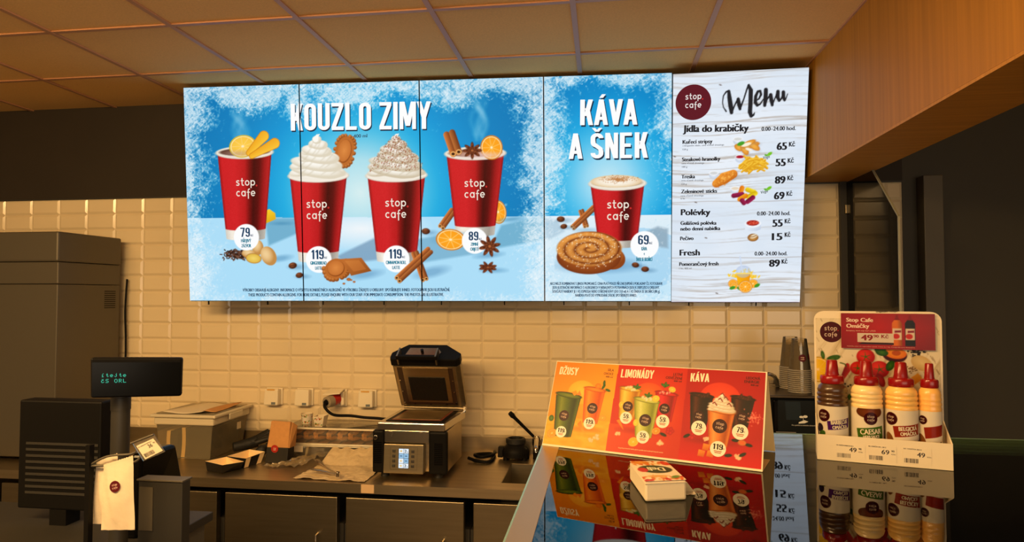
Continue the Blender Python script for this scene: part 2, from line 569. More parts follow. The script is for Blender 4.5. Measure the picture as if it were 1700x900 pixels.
def glyph(ch):
    s, w = _S, _W
    h = s / 2
    R = lambda x0, x1, y0, y1: [(x0, y0), (x1, y0), (x1, y1), (x0, y1)]
    P = lambda x0, y0, x1, y1, t=s: [(x0, y0), (x0 + t, y0), (x1 + t, y1), (x1, y1)]
    ring = lambda y0, y1, a, b: ribbon(_rr(h, w - h, y0 + h, y1 - h, min(.13, (y1 - y0) / 2 - h - .001), a, b), s)
    base = {'Á': 'A', 'Š': 'S', 'Ž': 'Z'}.get(ch, ch)
    g = []
    if base == 'K': g = [R(0, s, 0, 1), P(s * .8, .36, w - s, 1), P(w - s + .01, 0, s * 1.0, .66, s)]
    elif base == 'O': g = ring(0, 1, 0, 4)
    elif base == 'U': g = [R(0, s, .18, 1), R(w - s, w, .18, 1)] + ring(0, 1, 0, 1)
    elif base == 'Z': g = [R(0, w, .87, 1), R(0, w, 0, .13), P(0, .12, w - s, .88)]
    elif base == 'L': g = [R(0, s, 0, 1), R(0, w * .95, 0, .13)]
    elif base == 'I': g = [R(0, s, 0, 1)]; w = s
    elif base == 'M': g = [R(0, s * .85, 0, 1), R(w * 1.35 - s * .85, w * 1.35, 0, 1), P(w * .675 - s / 2, .12, .02, 1), P(w * .675 - s / 2, .12, w * 1.35 - s - .02, 1)]; w *= 1.35
    elif base == 'N': g = [R(0, s * .9, 0, 1), R(w - s * .9, w, 0, 1), P(w - s, 0, 0, 1)]
    elif base == 'Y': g = [P(w / 2 - h, .42, -.03, 1), P(w / 2 - h, .42, w - s + .03, 1), R(w / 2 - h, w / 2 + h, 0, .44)]
    elif base == 'A': g = [P(-.02, 0, w / 2 - h, 1), P(w - s + .02, 0, w / 2 - h, 1), R(.08, w - .08, .2, .32)]
    elif base == 'V': g = [P(w / 2 - h, 0, -.02, 1), P(w / 2 - h, 0, w - s + .02, 1)]
    elif base == 'E': g = [R(0, s, 0, 1), R(0, w * .92, 0, .13), R(0, w * .92, .87, 1), R(0, w * .84, .44, .57)]
    elif base == 'D': g = [R(0, s, 0, 1), R(0, w * .6, 0, .13), R(0, w * .6, .87, 1), R(w - s, w, .2, .8)] + ring(0, 1, 1, 2)
    elif base == 'S': g = ribbon(_rr(h, w - h, .43 + h, 1 - h, .13, 2, 4)[::1], s) + ribbon([(w - h, .80)] + _rr(h, w - h, .43 + h, 1 - h, .13, 2, 2), s) + ribbon([(h, .70), (h + .02, .58), (w / 2, .48), (w - h - .02, .38), (w - h, .28)], s) + ribbon([(h, .22)] + _rr(h, w - h, h, .5, .13, 0, 1) + [(w - h, .3)], s)
    elif base == '1': g = [R(w * .32, w * .32 + s, 0, 1), P(w * .0, .74, w * .32, .99, s * .9)]; w = w * .32 + s
    elif base == '7': g = [R(0, w, .87, 1), P(w * .2, 0, w - s, .88)]
    elif base == '8': g = ring(0, .56, 0, 4) + ring(.46, 1, 0, 4)
    elif base == '9': g = ring(.38, 1, 0, 4) + [R(w - s, w, .2, .7)] + ribbon([(h, .24)] + _rr(h, w - h, h, .6, .13, 0, 1), s)
    elif base == '6': g = ring(0, .62, 0, 4) + [R(0, s, .3, .8)] + ribbon(_rr(h, w - h, .4, 1 - h, .13, 2, 3)[:14] + [(h, .75)], s) + ribbon([(w - h, .74)] + _rr(h, w - h, .4, 1 - h, .13, 2, 2), s)
    elif base == '5': g = [R(0, s, .5, 1), R(0, w * .95, .87, 1)] + ribbon([(h, .24)] + _rr(h, w - h, h, .62 - h, .13, 0, 2) + [(w / 2, .62 - h), (h, .5)], s)
    if ch == 'Á': g = g + [P(w / 2 - .06, 1.06, w / 2 + .02, 1.2, .11)]
    if ch in 'ŠŽ': g = g + [P(w / 2 - .055, 1.05, w / 2 - .15, 1.2, .10), P(w / 2 - .045, 1.05, w / 2 + .05, 1.2, .10)]
    return g, w
def _mono():
    s = .2; h = s / 2
    el = lambda cx, a0, a1, rx=.36, n=14: [(cx + rx * math.cos(math.radians(a0 + (a1 - a0) * i / n)), .5 + (.5 - h) * math.sin(math.radians(a0 + (a1 - a0) * i / n))) for i in range(n + 1)]
    R = lambda x0, x1, y0, y1: [(x0, y0), (x1, y0), (x1, y1), (x0, y1)]
    W = .92
    c = W / 2
    d = {}
    d['o'] = (ribbon(el(c, 0, 360), s), W)
    d['c'] = (ribbon(el(c, 48, 312), s), W * .9)
    d['e'] = (ribbon(el(c, 0, 318), s) + [R(h + .02, W - .02, .42, .58)], W)
    d['a'] = (ribbon(el(c, 0, 360), s) + [R(W - s - .01, W + .0, .02, .98)], W + .02)
    d['p'] = (ribbon(el(c, 0, 360), s) + [R(0, s, -.42, .98)], W)
    d['t'] = (ribbon([(.3, 1.36), (.3, .28), (.36, .12), (.5, .09), (.66, .12)], s) + [R(.02, .66, .82, .98)], .66)
    d['f'] = (ribbon([(.3, -.42), (.3, 1.08), (.36, 1.26), (.5, 1.31), (.64, 1.28)], s) + [R(.02, .64, .66, .82)], .62)
    d['s'] = (ribbon([(.66, .84), (.52, .9), (.3, .9), (.13, .8), (.14, .64), (.3, .54), (.5, .46), (.62, .34), (.6, .18), (.44, .1), (.24, .1), (.06, .17)], s), .72)
    return d
MONO = _mono()
def HD(L, st, p0, p1, h, col, z=.8, slant=0.):
    p0, p1 = np.array(p0, float), np.array(p1, float)
    wd = np.linalg.norm(p1 - p0)
    e = (p1 - p0) / wd; n = np.array((-e[1], e[0]))
    x, V, F = 0., [], []
    for ch in st:
        if ch == ' ': x += .2; continue
        g, w = glyph(ch)
        for q in g:
            F.append(tuple(range(len(V), len(V) + 4)))
            V += [(x + a, b) for a, b in q]
        x += w + .055
    V = np.array(V)
    sx = wd / (x - .055)
    W_ = p0[None] + e[None] * (V[:, 0] * sx + slant * V[:, 1] * h)[:, None] + n[None] * (V[:, 1] * h)[:, None]
    for k, f in enumerate(F): L.append((W_[list(f)], [(0, 1, 2, 3)], np.asarray(lin(col)), z + .03 * (k % 9)))

def ink_mesh(name, m, parent, cv, L, fmap, cols=None, rows=None, clip=None):
    """cv grid (or a part of it) plus lettering as one mesh; fmap maps (x mm, y mm, lift mm) to the world"""
    c0, c1 = cols or (0, cv.nx); r0, r1 = rows or (0, cv.ny)
    X, Y = cv.X[r0:r1, c0:c1], cv.Y[r0:r1, c0:c1]
    nx, ny = X.shape[1], X.shape[0]
    V = [fmap(X.ravel(), Y.ravel(), np.zeros(X.size))]
    C = [lin(cv.a[r0:r1, c0:c1].reshape(-1, 3))]
    idx = np.arange(nx * ny).reshape(ny, nx)
    F = [np.stack([idx[:-1, :-1], idx[:-1, 1:], idx[1:, 1:], idx[1:, :-1]], -1).reshape(-1, 4)]
    faces = F[0].tolist()
    n = nx * ny
    for P, f, col, z in L:
        if clip is not None:
            if P[:, 0].max() <= clip[0] or P[:, 0].min() >= clip[1]: continue
            if P[:, 0].min() < clip[0] or P[:, 0].max() > clip[1]:
                bm = bmesh.new()
                vs = [bm.verts.new((q[0], q[1], 0)) for q in P]
                for t in f:
                    try: bm.faces.new([vs[i] for i in t])
                    except ValueError: pass
                for xx, sg in ((clip[0], -1), (clip[1], 1)):
                    bmesh.ops.bisect_plane(bm, geom=bm.verts[:] + bm.edges[:] + bm.faces[:], plane_co=(xx, 0, 0), plane_no=(sg, 0, 0), clear_outer=True)
                bm.verts.index_update()
                P = np.array([(q.co.x, q.co.y) for q in bm.verts]).reshape(-1, 2)
                f = [tuple(q.index for q in t.verts) for t in bm.faces]
                bm.free()
                if not len(P): continue
        V.append(fmap(P[:, 0], P[:, 1], np.full(len(P), z)))
        C.append(np.repeat(col[None], len(P), 0))
        faces += [tuple(i + n for i in t) for t in f]
        n += len(P)
    V = np.concatenate(V)
    C = np.concatenate(C)
    if not m.name.startswith('lit'): C = C ** 1.22 * .74
    o0 = org(parent) if parent else Vector((0, 0, 0))
    me = bpy.data.meshes.new(name)
    me.from_pydata((V - np.array(o0)[None]).tolist(), [], faces)
    at = me.color_attributes.new('ink', 'FLOAT_COLOR', 'POINT')
    at.data.foreach_set('color', np.concatenate([C, np.ones((len(C), 1))], 1).astype(np.float32).ravel())
    me.materials.append(m)
    o = bpy.data.objects.new(name, me)
    COL.objects.link(o)
    if parent: o.parent = parent
    return o

def plane_map(O, e, u):
    O, e, u = (np.array(q, float) for q in (O, e, u))
    n = np.cross(e, u)
    return lambda x, y, z: O[None] + e[None] * x[:, None] * .001 + u[None] * y[:, None] * .001 + n[None] * z[:, None] * .001

# ---- drawing vocabulary of the prints
def cup(cv, TL, TR, BL, BR, stops, base=None, tex=8, curv=.10, seed=1):
    """tapered cup body seen slightly from above; stops = [(u, colour)] across"""
    yt = (TL[1] + TR[1]) / 2; yb = (BL[1] + BR[1]) / 2
    H = yt - yb
    w = cv.win(TL[0], yb - H * .12, TR[0], yt + 2)
    X, Y = cv.X[w], cv.Y[w]
    t0 = np.clip((yt - Y) / H, 0, 1)
    xc = (TL[0] + TR[0]) / 2 * (1 - t0) + (BL[0] + BR[0]) / 2 * t0
    hw = (TR[0] - TL[0]) / 2 * (1 - t0) + (BR[0] - BL[0]) / 2 * t0
    u = (X - xc) / hw
    bow = curv * hw * np.sqrt(np.clip(1 - u * u, 0, 1))
    t = (yt - (Y + bow)) / H
    m = cv.cov((np.abs(u) - 1) * hw) * cv.cov(-t * H) * cv.cov((t - 1) * H)
    us = np.array([a for a, _ in stops]); cs = np.array([c for _, c in stops], float)
    q = (u + 1) / 2
    col = np.stack([np.interp(q, us, cs[:, k]) for k in range(3)], -1)
    if base:
        bm = cv.cov((base[0] - t) * H)[..., None]
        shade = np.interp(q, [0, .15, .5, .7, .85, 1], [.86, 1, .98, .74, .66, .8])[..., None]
        col = col * (1 - bm) + np.asarray(base[1], float) * shade * bm
    rs = np.random.RandomState(seed)
    col = col + (rs.rand(*X.shape)[..., None] - .5) * tex
    cv.put(w, m, np.clip(col, 0, 255))

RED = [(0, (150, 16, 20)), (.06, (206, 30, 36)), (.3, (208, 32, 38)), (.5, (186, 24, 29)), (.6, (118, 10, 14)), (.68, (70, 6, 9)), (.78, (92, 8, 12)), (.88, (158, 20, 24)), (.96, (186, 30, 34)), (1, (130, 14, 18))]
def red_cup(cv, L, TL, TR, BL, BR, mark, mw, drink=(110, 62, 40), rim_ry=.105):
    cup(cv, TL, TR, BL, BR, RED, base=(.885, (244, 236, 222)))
    c = ((TL[0] + TR[0]) / 2, (TL[1] + TR[1]) / 2)
    hw = (TR[0] - TL[0]) / 2 * 1.06
    ry = hw * 2 * rim_ry
    cv.ell((c[0], c[1] - 2.5), hw, ry, 0, (196, 184, 168))
    cv.ell(c, hw, ry, 0, (250, 245, 234), (236, 227, 211))
    if drink is not None: cv.ell((c[0], c[1] + 2), hw * .87, ry * .62, 0, drink, [k * .75 for k in drink])
    brand(L, mark, mw, (240, 228, 212))

def badge(cv, L, c, r, price, lines, col=(30, 66, 100), sub=(44, 130, 154), unit='Kč', ph=.70):
    cv.ell(c, r, r, 0, (252, 253, 254))
    w = r * (.76 if len(price) == 2 else 1.0)
    HD(L, price, (c[0] - r * .08 - w / 2, c[1] + r * (.38 - ph / 2)), (c[0] - r * .08 + w / 2, c[1] + r * (.38 - ph / 2)), r * ph, col)
    if unit: TC(L, unit, (c[0] - r * .08 + w / 2 + r * .15, c[1] + r * .14), r * .22, r * .15, col, r * .02)
    for k, (t, wd) in enumerate(lines):
        TC(L, t, (c[0] - r * .02, c[1] - r * (.26 + .38 * k)), r * wd, r * .25, sub, r * .03)

def cream(cv, base, w, h, powder=0, seed=3, warm=0):
    rs = np.random.RandomState(seed)
    hi, lo = (253, 250, 242), (222 - warm, 212 - warm * 1.3, 190 - warm * 1.6)
    tiers = [(0, .00, .50, .20), (-.02, .20, .46, .20), (.03, .40, .36, .19), (-.01, .58, .27, .17), (.02, .76, .17, .14), (0, .90, .08, .12)]
    for dx, y, rw, rh in tiers:
        for sg in (-1, 1):
            cv.ell((base[0] + dx * w + sg * rw * w * .42, base[1] + y * h + rh * h * .1), rw * w * .6, rh * h * .75, sg * -10, hi, lo, ramp=3.2, off=(-.1, .25))
        cv.ell((base[0] + dx * w, base[1] + y * h), rw * w, rh * h, -9, hi, lo, ramp=2.6, off=(-.12, .3))
        for k in range(4):
            a = -.8 + 1.6 * (k + .5) / 4 + rs.uniform(-.1, .1)
            cv.line([(base[0] + dx * w + rw * w * (a - .16), base[1] + y * h - rh * h * .55), (base[0] + dx * w + rw * w * a, base[1] + y * h - rh * h * .1), (base[0] + dx * w + rw * w * (a + .2), base[1] + y * h + rh * h * .6)],
                    [w * .004, w * .022, w * .006], (205 - warm, 194 - warm * 1.3, 170 - warm * 1.6), al=.55, soft=w * .03)
    cv.line([(base[0] - w * .02, base[1] + .92 * h), (base[0] + w * .01, base[1] + 1.02 * h), (base[0] + w * .05, base[1] + 1.06 * h)], [w * .1, w * .05, w * .012], hi)
    for k in range(powder):
        a, y = rs.uniform(-1, 1), rs.beta(1.2, 1.5)
        hw = np.interp(y, [0, .2, .4, .6, .8, 1], [.5, .48, .38, .28, .17, .04]) * w
        cv.ell((base[0] + a * hw * .95, base[1] + y * h * 1.02), rs.uniform(1.2, 3.0), None, 0, (rs.uniform(120, 170), rs.uniform(70, 100), rs.uniform(40, 66)), al=rs.uniform(.35, .9))

def orange(cv, c, rx, ry, rot=0, half=None, fl=(250, 160, 30), peel=(238, 138, 18)):
    cv.ell(c, rx, ry, rot, peel, [k * .86 for k in peel], ramp=4)
    cv.ell(c, rx * .90, ry * .90, rot, (255, 232, 176))
    cv.ell(c, rx * .83, ry * .83, rot, [min(255, k * 1.06) for k in fl], fl)
    a0 = math.radians(rot)
    for k in range(9):
        a = 2 * math.pi * k / 9 + .2
        x, y = rx * .8 * math.cos(a), ry * .8 * math.sin(a)
        cv.line([c, (c[0] + x * math.cos(a0) - y * math.sin(a0), c[1] + x * math.sin(a0) + y * math.cos(a0))], rx * .045, (255, 214, 130), al=.8)
    cv.ell(c, rx * .1, ry * .1, rot, (255, 236, 190))

def stick(cv, a, b, w):
    a, b = np.array(a, float), np.array(b, float)
    d = (b - a) / np.linalg.norm(b - a); n = np.array((-d[1], d[0]))
    for s, k in ((.27, 1.), (-.27, .86)):
        cv.line([a + n * w * s, b + n * w * s], w * .58, (120 * k, 56 * k, 24 * k), col2=(224 * k, 132 * k, 62 * k))
    for s in (.27, -.27):
        cv.ell(a + n * w * s, w * .27, w * .24, 0, (230, 166, 92)); cv.ell(a + n * w * s, w * .15, w * .12, 0, (52, 22, 10))

def anise(cv, c, r, sq=1., seed=0, rot=0):
    for k in range(8):
        a = math.radians(rot) + 2 * math.pi * k / 8
        p = (c[0] + r * .55 * math.cos(a), c[1] + r * .55 * math.sin(a) * sq)
        cv.ell(p, r * .5, r * .19, math.degrees(math.atan2(math.sin(a) * sq, math.cos(a))), (160, 84, 44), (84, 36, 18), ramp=1.4, off=(0, .2))
        cv.ell(p, r * .15, r * .07, math.degrees(math.atan2(math.sin(a) * sq, math.cos(a))), (70, 26, 14))
    cv.ell(c, r * .14, r * .14 * sq, 0, (176, 100, 54))

def bean(cv, c, r, rot=0):
    cv.ell((c[0] + r * .9, c[1] - r * .35), r * 1.4, r * .45, 0, (60, 110, 150), al=.45, soft=r * .9)
    cv.ell(c, r, r * .72, rot, (150, 84, 48), (74, 34, 18), ramp=1.6, off=(-.2, .3))
    a = math.radians(rot)
    cv.line([(c[0] - r * .8 * math.cos(a), c[1] - r * .8 * math.sin(a)), (c[0], c[1] + r * .08), (c[0] + r * .8 * math.cos(a), c[1] + r * .8 * math.sin(a))], r * .14, (50, 20, 10), al=.8)

def cookie(cv, c, rx, ry, rot, nscal=18, cut=None):
    a0 = math.radians(rot)
    for k in range(nscal):
        a = 2 * math.pi * k / nscal
        x, y = rx * .9 * math.copysign(abs(math.cos(a)) ** .75, math.cos(a)), ry * .9 * math.copysign(abs(math.sin(a)) ** .75, math.sin(a))
        if cut and y > cut * ry: continue
        cv.ell((c[0] + x * math.cos(a0) - y * math.sin(a0), c[1] + x * math.sin(a0) + y * math.cos(a0)), rx * .19, rx * .19, 0, (212, 130, 62), (142, 74, 26), ramp=1.5, off=(-.2, .4))
    cv.ell(c, rx * .86, ry * .88, rot, (214, 130, 58), (184, 102, 40))
    cv.ell(c, rx * .66, ry * .70, rot, (146, 74, 26))
    cv.ell((c[0] - rx * .03, c[1] + rx * .05), rx * .62, ry * .66, rot, (222, 138, 66), (196, 112, 48))

def steam(cv, p, seed, h, w, al=.10):
    rs = np.random.RandomState(seed)
    for k in range(7):
        pts = []
        x = p[0] + rs.uniform(-.3, .3) * w
        ph = rs.uniform(0, 6)
        for t in np.linspace(0, 1, 9):
            pts.append((x + math.sin(ph + t * 6) * w * .25 * (.4 + t) + w * .3 * (k / 6 - .5) * (1 - t), p[1] + t * h * rs.uniform(.9, 1.05)))
        cv.line(pts, [w * .05] + [w * .2] * 7 + [w * .05], (196, 232, 246), al=al, soft=w * .22)

def frost(cv, region, dens, seed, n, col=(226, 242, 250)):
    """feathery ice crystals: n sprays of fine needles, kept where dens(x, y) > random"""
    rs = np.random.RandomState(seed)
    w = cv.win(*region)
    X, Y = cv.X[w], cv.Y[w]
    D = dens(X, Y)
    f = fbm(X, Y, 60, 60, seed, 4); f2 = vnoise(X, Y, 8, 8, seed + 9)
    m = np.clip((D * 1.15 + (f - .5) * 1.1 + (f2 - .5) * .45 - .46) * 1.6, 0, 1) * .72
    rg = np.abs(vnoise(X * .8 + Y * .6, Y * .8 - X * .6, 26, 7, seed + 20) - .5) + np.abs(vnoise(X * .7 - Y * .7, Y * .7 + X * .7, 24, 6, seed + 21) - .5)
    m = np.clip(m * (.55 + 1.1 * rg * 1.6), 0, .82)
    cv.put(w, m, col)
    k = 0
    while k < n:
        x, y = rs.uniform(region[0], region[2]), rs.uniform(region[1], region[3])
        d = float(dens(np.array([x]), np.array([y]))[0])
        k += 1
        if d ** 1.2 < rs.rand() * .9: continue
        a0 = rs.uniform(0, 6.28)
        for q in range(rs.randint(2, 5)):
            a = a0 + rs.normal(0, .7)
            l = rs.uniform(6, 22) * (.5 + d)
            e = (x + l * math.cos(a), y + l * math.sin(a))
            cv.line([(x, y), e], [rs.uniform(2.6, 4), 1.4], (250, 253, 255) if rs.rand() < .75 else (120, 190, 226), al=rs.uniform(.15, .5) * min(1, d * 1.7 + .05))

# ------------------------------------------------------------------ the five menu screens
PW, PH, NC = 693., 1237., 210
CELL = PW / NC
GA, GT = .042, .081
B_O = np.array((.508, -.279, 1.764)); B_E = np.array((math.cos(GA), math.sin(GA), 0)); B_U = np.array((math.sin(GA) * math.sin(GT), -math.cos(GA) * math.sin(GT), math.cos(GT)))
cv = Canvas(0, 0, PW * 4, PH, CELL)
L = []
X, Y = cv.X, cv.Y
S3 = PW * 3
tl = np.interp(X[0], [0, PW * 3 - 1, PW * 3, PW * 4], [(328.2,485.6)[1], (1900.0,471.9)[1], (2233.1,474.9)[1], (2657.7,473.5)[1]])[None, :] + 0 * Y
sky = np.zeros(cv.a.shape)
def mixc(a, b, t): return np.asarray(a, float) * (1 - t[..., None]) + np.asarray(b, float) * t[..., None]
# three-screen picture
g = np.hypot((X - (1037.6,617.4)[0]) / 1.05, (Y - (1037.6,617.4)[1]))
xs = [0, 190, 330, 430, 560, 760, 1200]
stp = [(214, 238, 240), (170, 222, 236), (84, 194, 230), (28, 172, 224), (4, 150, 212), (4, 130, 192), (2, 112, 176)]
for k in range(3): sky[..., k] = np.interp(g, xs, [c[k] for c in stp])
tab = mixc((172, 222, 248), (240, 246, 250), np.clip(1 - np.hypot((X - (1040.8,413.1)[0]) / 420, (Y - (1040.8,413.1)[1]) / 130), 0, 1) ** .8)
a123 = np.where((Y > tl)[..., None], sky, tab)
# snail screen
g4 = np.hypot(X - (2430.4,663.1)[0], (Y - (2430.4,663.1)[1]) * .95)
sky4 = np.zeros(cv.a.shape)
for k in range(3): sky4[..., k] = np.interp(g4, [0, 120, 230, 330, 460, 650], [c[k] for c in [(196, 232, 244), (150, 216, 242), (76, 190, 234), (24, 164, 222), (10, 140, 204), (6, 124, 190)]])
tab4 = mixc((196, 230, 248), (226, 240, 248), np.clip((Y - (2397.0,102.6)[1]) / 400, 0, 1))
tab4 = np.where((np.hypot((X - (2593.3,267.3)[0]) / 260, (Y - (2593.3,234.3)[1]) / 170) < 1)[..., None], tab4 * .4 + np.array((150, 204, 238)) * .6, tab4)
a4 = np.where((Y > tl)[..., None], sky4, tab4)
cv.a = np.where((X < S3)[..., None], a123, a4)
# steam over the two hot drinks
steam(cv, (347.4,919.9), 5, 190, 120, .15)
steam(cv, (1725.4,900.4), 8, 230, 110, .16)
# cup shadows on the table
for pts, c in [([(490.5,321.1), (472.9,480.6), (663.2,478.5), (661.1,389.0)], (104, 168, 200)),
               ([(896.8,259.9), (1109.9,357.9), (1179.7,350.5), (1177.8,241.3), (931.3,215.1)], (124, 160, 190)),
               ([(1353.3,349.2), (1594.5,394.5), (1729.4,272.3), (1386.1,219.9)], (120, 176, 206)),
               ([(1797.8,339.0), (1839.1,425.8), (2060.6,476.8), (2073.9,463.4), (2073.2,343.6), (1817.8,298.6)], (104, 170, 202)),
               ([(2080.6,463.3), (2150.3,449.3), (2193.1,389.2), (2106.6,343.4), (2080.0,350.3)], (176, 204, 222)),
               ([(2638.5,385.2), (2696.6,410.9), (2751.4,397.3), (2751.8,292.6), (2651.6,306.4)], (142, 168, 186))]:
    cv.poly(pts, c, al=.85, soft=16)
# frost on the three-screen picture, then on the snail screen
def d123(x, y):
    wob = 40 * np.sin(x / 90) + 30 * np.sin(y / 70 + 1)
    l = 1 - (x - 30 + wob * .6) / 270
    r = 1 - (S3 - x - 10 + wob * .6) / 250
    t = 1 - (PH - y - 20 + wob) / 165
    b = (1 - y / 110) * .6
    l = l * np.interp(y, [0, 500, 900, PH], [1.0, .7, .95, .9])
    r = r * np.interp(y, [0, 300, 700, PH], [.95, .75, .9, 1.1])
    cl = np.exp(-((x - (704.0,1166.6)[0]) / 150) ** 2 - ((y - (703.2,1132.8)[1]) / 130) ** 2) * .9
    return np.clip(np.maximum.reduce([l, r, t, b, cl]), 0, 1)
def d4(x, y):
    wob = 30 * np.sin(x / 60) + 30 * np.sin(y / 80)
    l = 1 - (x - S3 + wob * .6) / 190
    r = (1 - (PW * 4 - x + wob * .6) / 190) * np.interp(y, [0, 500, 800, PH], [.6, .35, .8, 1.2])
    t = 1 - (PH - y + wob) / 170
    b = (1 - y / 150) * .75
    return np.clip(np.maximum.reduce([l * np.interp(y, [0, 400, 700, PH], [.8, .5, 1, 1]), r, t, b]), 0, 1)
frost(cv, (0, 0, S3 - 1, PH), d123, 11, 11000)
frost(cv, (S3, 0, PW * 4, PH), d4, 12, 3800)
# cup one: ginger
cv.poly([(477.6,522.0), (499.5,532.1), (534.8,507.5), (537.6,473.0), (479.3,449.4)], (250, 206, 40), col2=(214, 160, 20), d0=(492.0,521.8), d1=(526.1,445.4))
cv.ell((572.9,448.4), 55, 9, 0, (70, 140, 180), al=.6, soft=14)
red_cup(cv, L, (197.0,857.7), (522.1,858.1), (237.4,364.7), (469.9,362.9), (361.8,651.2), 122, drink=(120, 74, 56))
orange(cv, (350.3,892.4), 82, 64, 8, fl=(246, 196, 70), peel=(246, 208, 40))
cv.ell((323.9,851.7), 70, 15, 0, (190, 160, 150), al=.55, soft=22)
for p, q in (((385.4,853.9), (477.8,947.9)), ((402.9,836.4), (541.2,905.5))):
    cv.line([p, q], [34, 62], (196, 120, 20)); cv.line([p, q], [28, 56], (250, 196, 56), col2=(240, 168, 34))
for k in range(230):
    random.seed(k); x, y = (307.6,266.6)[0] + random.gauss(0, 44), (307.6,266.6)[1] + random.uniform(-26, 34) * (1 - min(1, abs(random.gauss(0, .4))))
    cv.line([(x, y), (x + random.uniform(-14, 14), y + random.uniform(-9, 9))], 6, random.choice([(60, 34, 26), (90, 54, 40), (44, 22, 16), (120, 80, 60)]))
cv.ell((560.8,247.9), 60, 16, 8, (90, 150, 190), al=.6, soft=18)
for p, rx, ry, ro in (((425.1,311.1), 34, 44, 0), ((489.0,262.1), 44, 58, 30), ((373.3,273.2), 46, 26, -10)):
    cv.ell(p, rx, ry, ro, (240, 206, 150), (196, 140, 72), ramp=2, off=(-.2, .3))
cv.ell((398.1,248.7), 48, 30, -6, (190, 138, 66)); cv.ell((398.1,248.7), 42, 25, -6, (244, 214, 110), (226, 184, 70))
bean(cv, (631.7,205.9), 25, 10); bean(cv, (669.9,150.3), 22, 10)
badge(cv, L, (357.8,370.7), 76, '79', [('HŘEJIVÝ', .82), ('ZÁZVOR', .78)])
# cup two: gingerbread
cookie(cv, (951.0,852.9), 62, 96, -14, 22)
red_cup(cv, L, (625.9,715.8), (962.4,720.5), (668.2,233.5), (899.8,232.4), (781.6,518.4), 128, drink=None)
cream(cv, (790.1,743.8), 330, 195, seed=4)
cv.line([(629.3,708.9), (693.1,694.2), (792.5,689.2), (891.5,694.4), (962.3,713.7)], 9, (244, 236, 222))
# cup three: cinnamon roll
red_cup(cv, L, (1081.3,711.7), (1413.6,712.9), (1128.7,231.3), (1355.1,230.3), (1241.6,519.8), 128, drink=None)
cream(cv, (1248.5,735.9), 330, 195, powder=950, seed=6, warm=14)
cv.line([(1084.6,704.9), (1150.6,690.3), (1247.7,685.3), (1344.5,690.5), (1413.6,709.5)], 9, (244, 236, 222))
# cup four: orange and anise
orange(cv, (1822.9,499.5), 46, 66, 8)
cv.ell((1899.9,458.6), 60, 12, 6, (70, 140, 180), al=.6, soft=16)
stick(cv, (1502.4,418.9), (1568.5,509.2), 38)
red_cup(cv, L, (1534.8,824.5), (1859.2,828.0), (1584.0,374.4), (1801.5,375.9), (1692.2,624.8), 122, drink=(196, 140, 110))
stick(cv, (1589.3,830.1), (1553.2,937.4), 62)
orange(cv, (1789.0,856.0), 62, 68, 10)
cv.ell((1734.7,813.9), 110, 16, 0, (236, 200, 196), al=.7, soft=20)
anise(cv, (1680.9,841.6), 52, .75)
cv.ell((1583.8,354.1), 120, 30, 4, (96, 160, 196), al=.6, soft=22)
orange(cv, (1552.9,347.6), 84, 60, -6)
cv.poly([(1464.5,409.2), (1508.8,388.5), (1641.9,367.2), (1656.5,454.4), (1465.1,456.4)], (166, 210, 236), al=0)
bean(cv, (1412.7,396.1), 24, 0)
cv.ell((1770.0,258.6), 70, 14, 6, (90, 150, 190), al=.6, soft=18); cv.ell((1796.4,174.3), 60, 12, 0, (90, 150, 190), al=.6, soft=18)
# cookies and sticks in front of cups two and three
badge(cv, L, (786.3,239.8), 76, '119', [('GINGERBREAD', 1.28), ('LATTE', .52)])
badge(cv, L, (1240.6,241.0), 76, '119', [('CINNAMON ROLL', 1.56), ('LATTE', .60)])
badge(cv, L, (1689.3,339.9), 72, '89', [('ZIMNÍ', .60), ('OBJETÍ', .66)])
cv.ell((1057.1,152.7), 90, 22, 8, (96, 150, 190), al=.6, soft=26)
cookie(cv, (888.2,187.7), 78, 64, 18, 22, cut=.5)
cv.poly([(917.7,242.6), (1037.8,248.9), (1096.1,173.2), (975.9,146.1)], (190, 108, 46), col2=(150, 80, 30), d0=(967.2,242.4), d1=(1035.9,145.9))
cv.poly([(938.7,232.2), (1023.4,235.2), (1064.7,183.6), (990.5,170.1)], (204, 122, 54), col2=(178, 98, 40), d0=(967.2,242.4), d1=(1035.9,145.9))
for p, r in (((961.4,125.5), 13), ((932.6,101.4), 8), ((992.9,111.6), 8), ((975.4,122.0), 7)): cv.ell(p, r, r * .7, 0, (206, 124, 58), (160, 84, 34))
cv.ell((1440.6,165.3), 90, 26, 12, (96, 150, 190), al=.6, soft=26)
stick(cv, (1402.0,124.6), (1348.8,274.5), 40)
stick(cv, (1249.2,124.9), (1431.9,287.6), 44)
anise(cv, (1773.9,309.0), 58, .95, rot=12); anise(cv, (1762.6,191.3), 48, .5, rot=20)
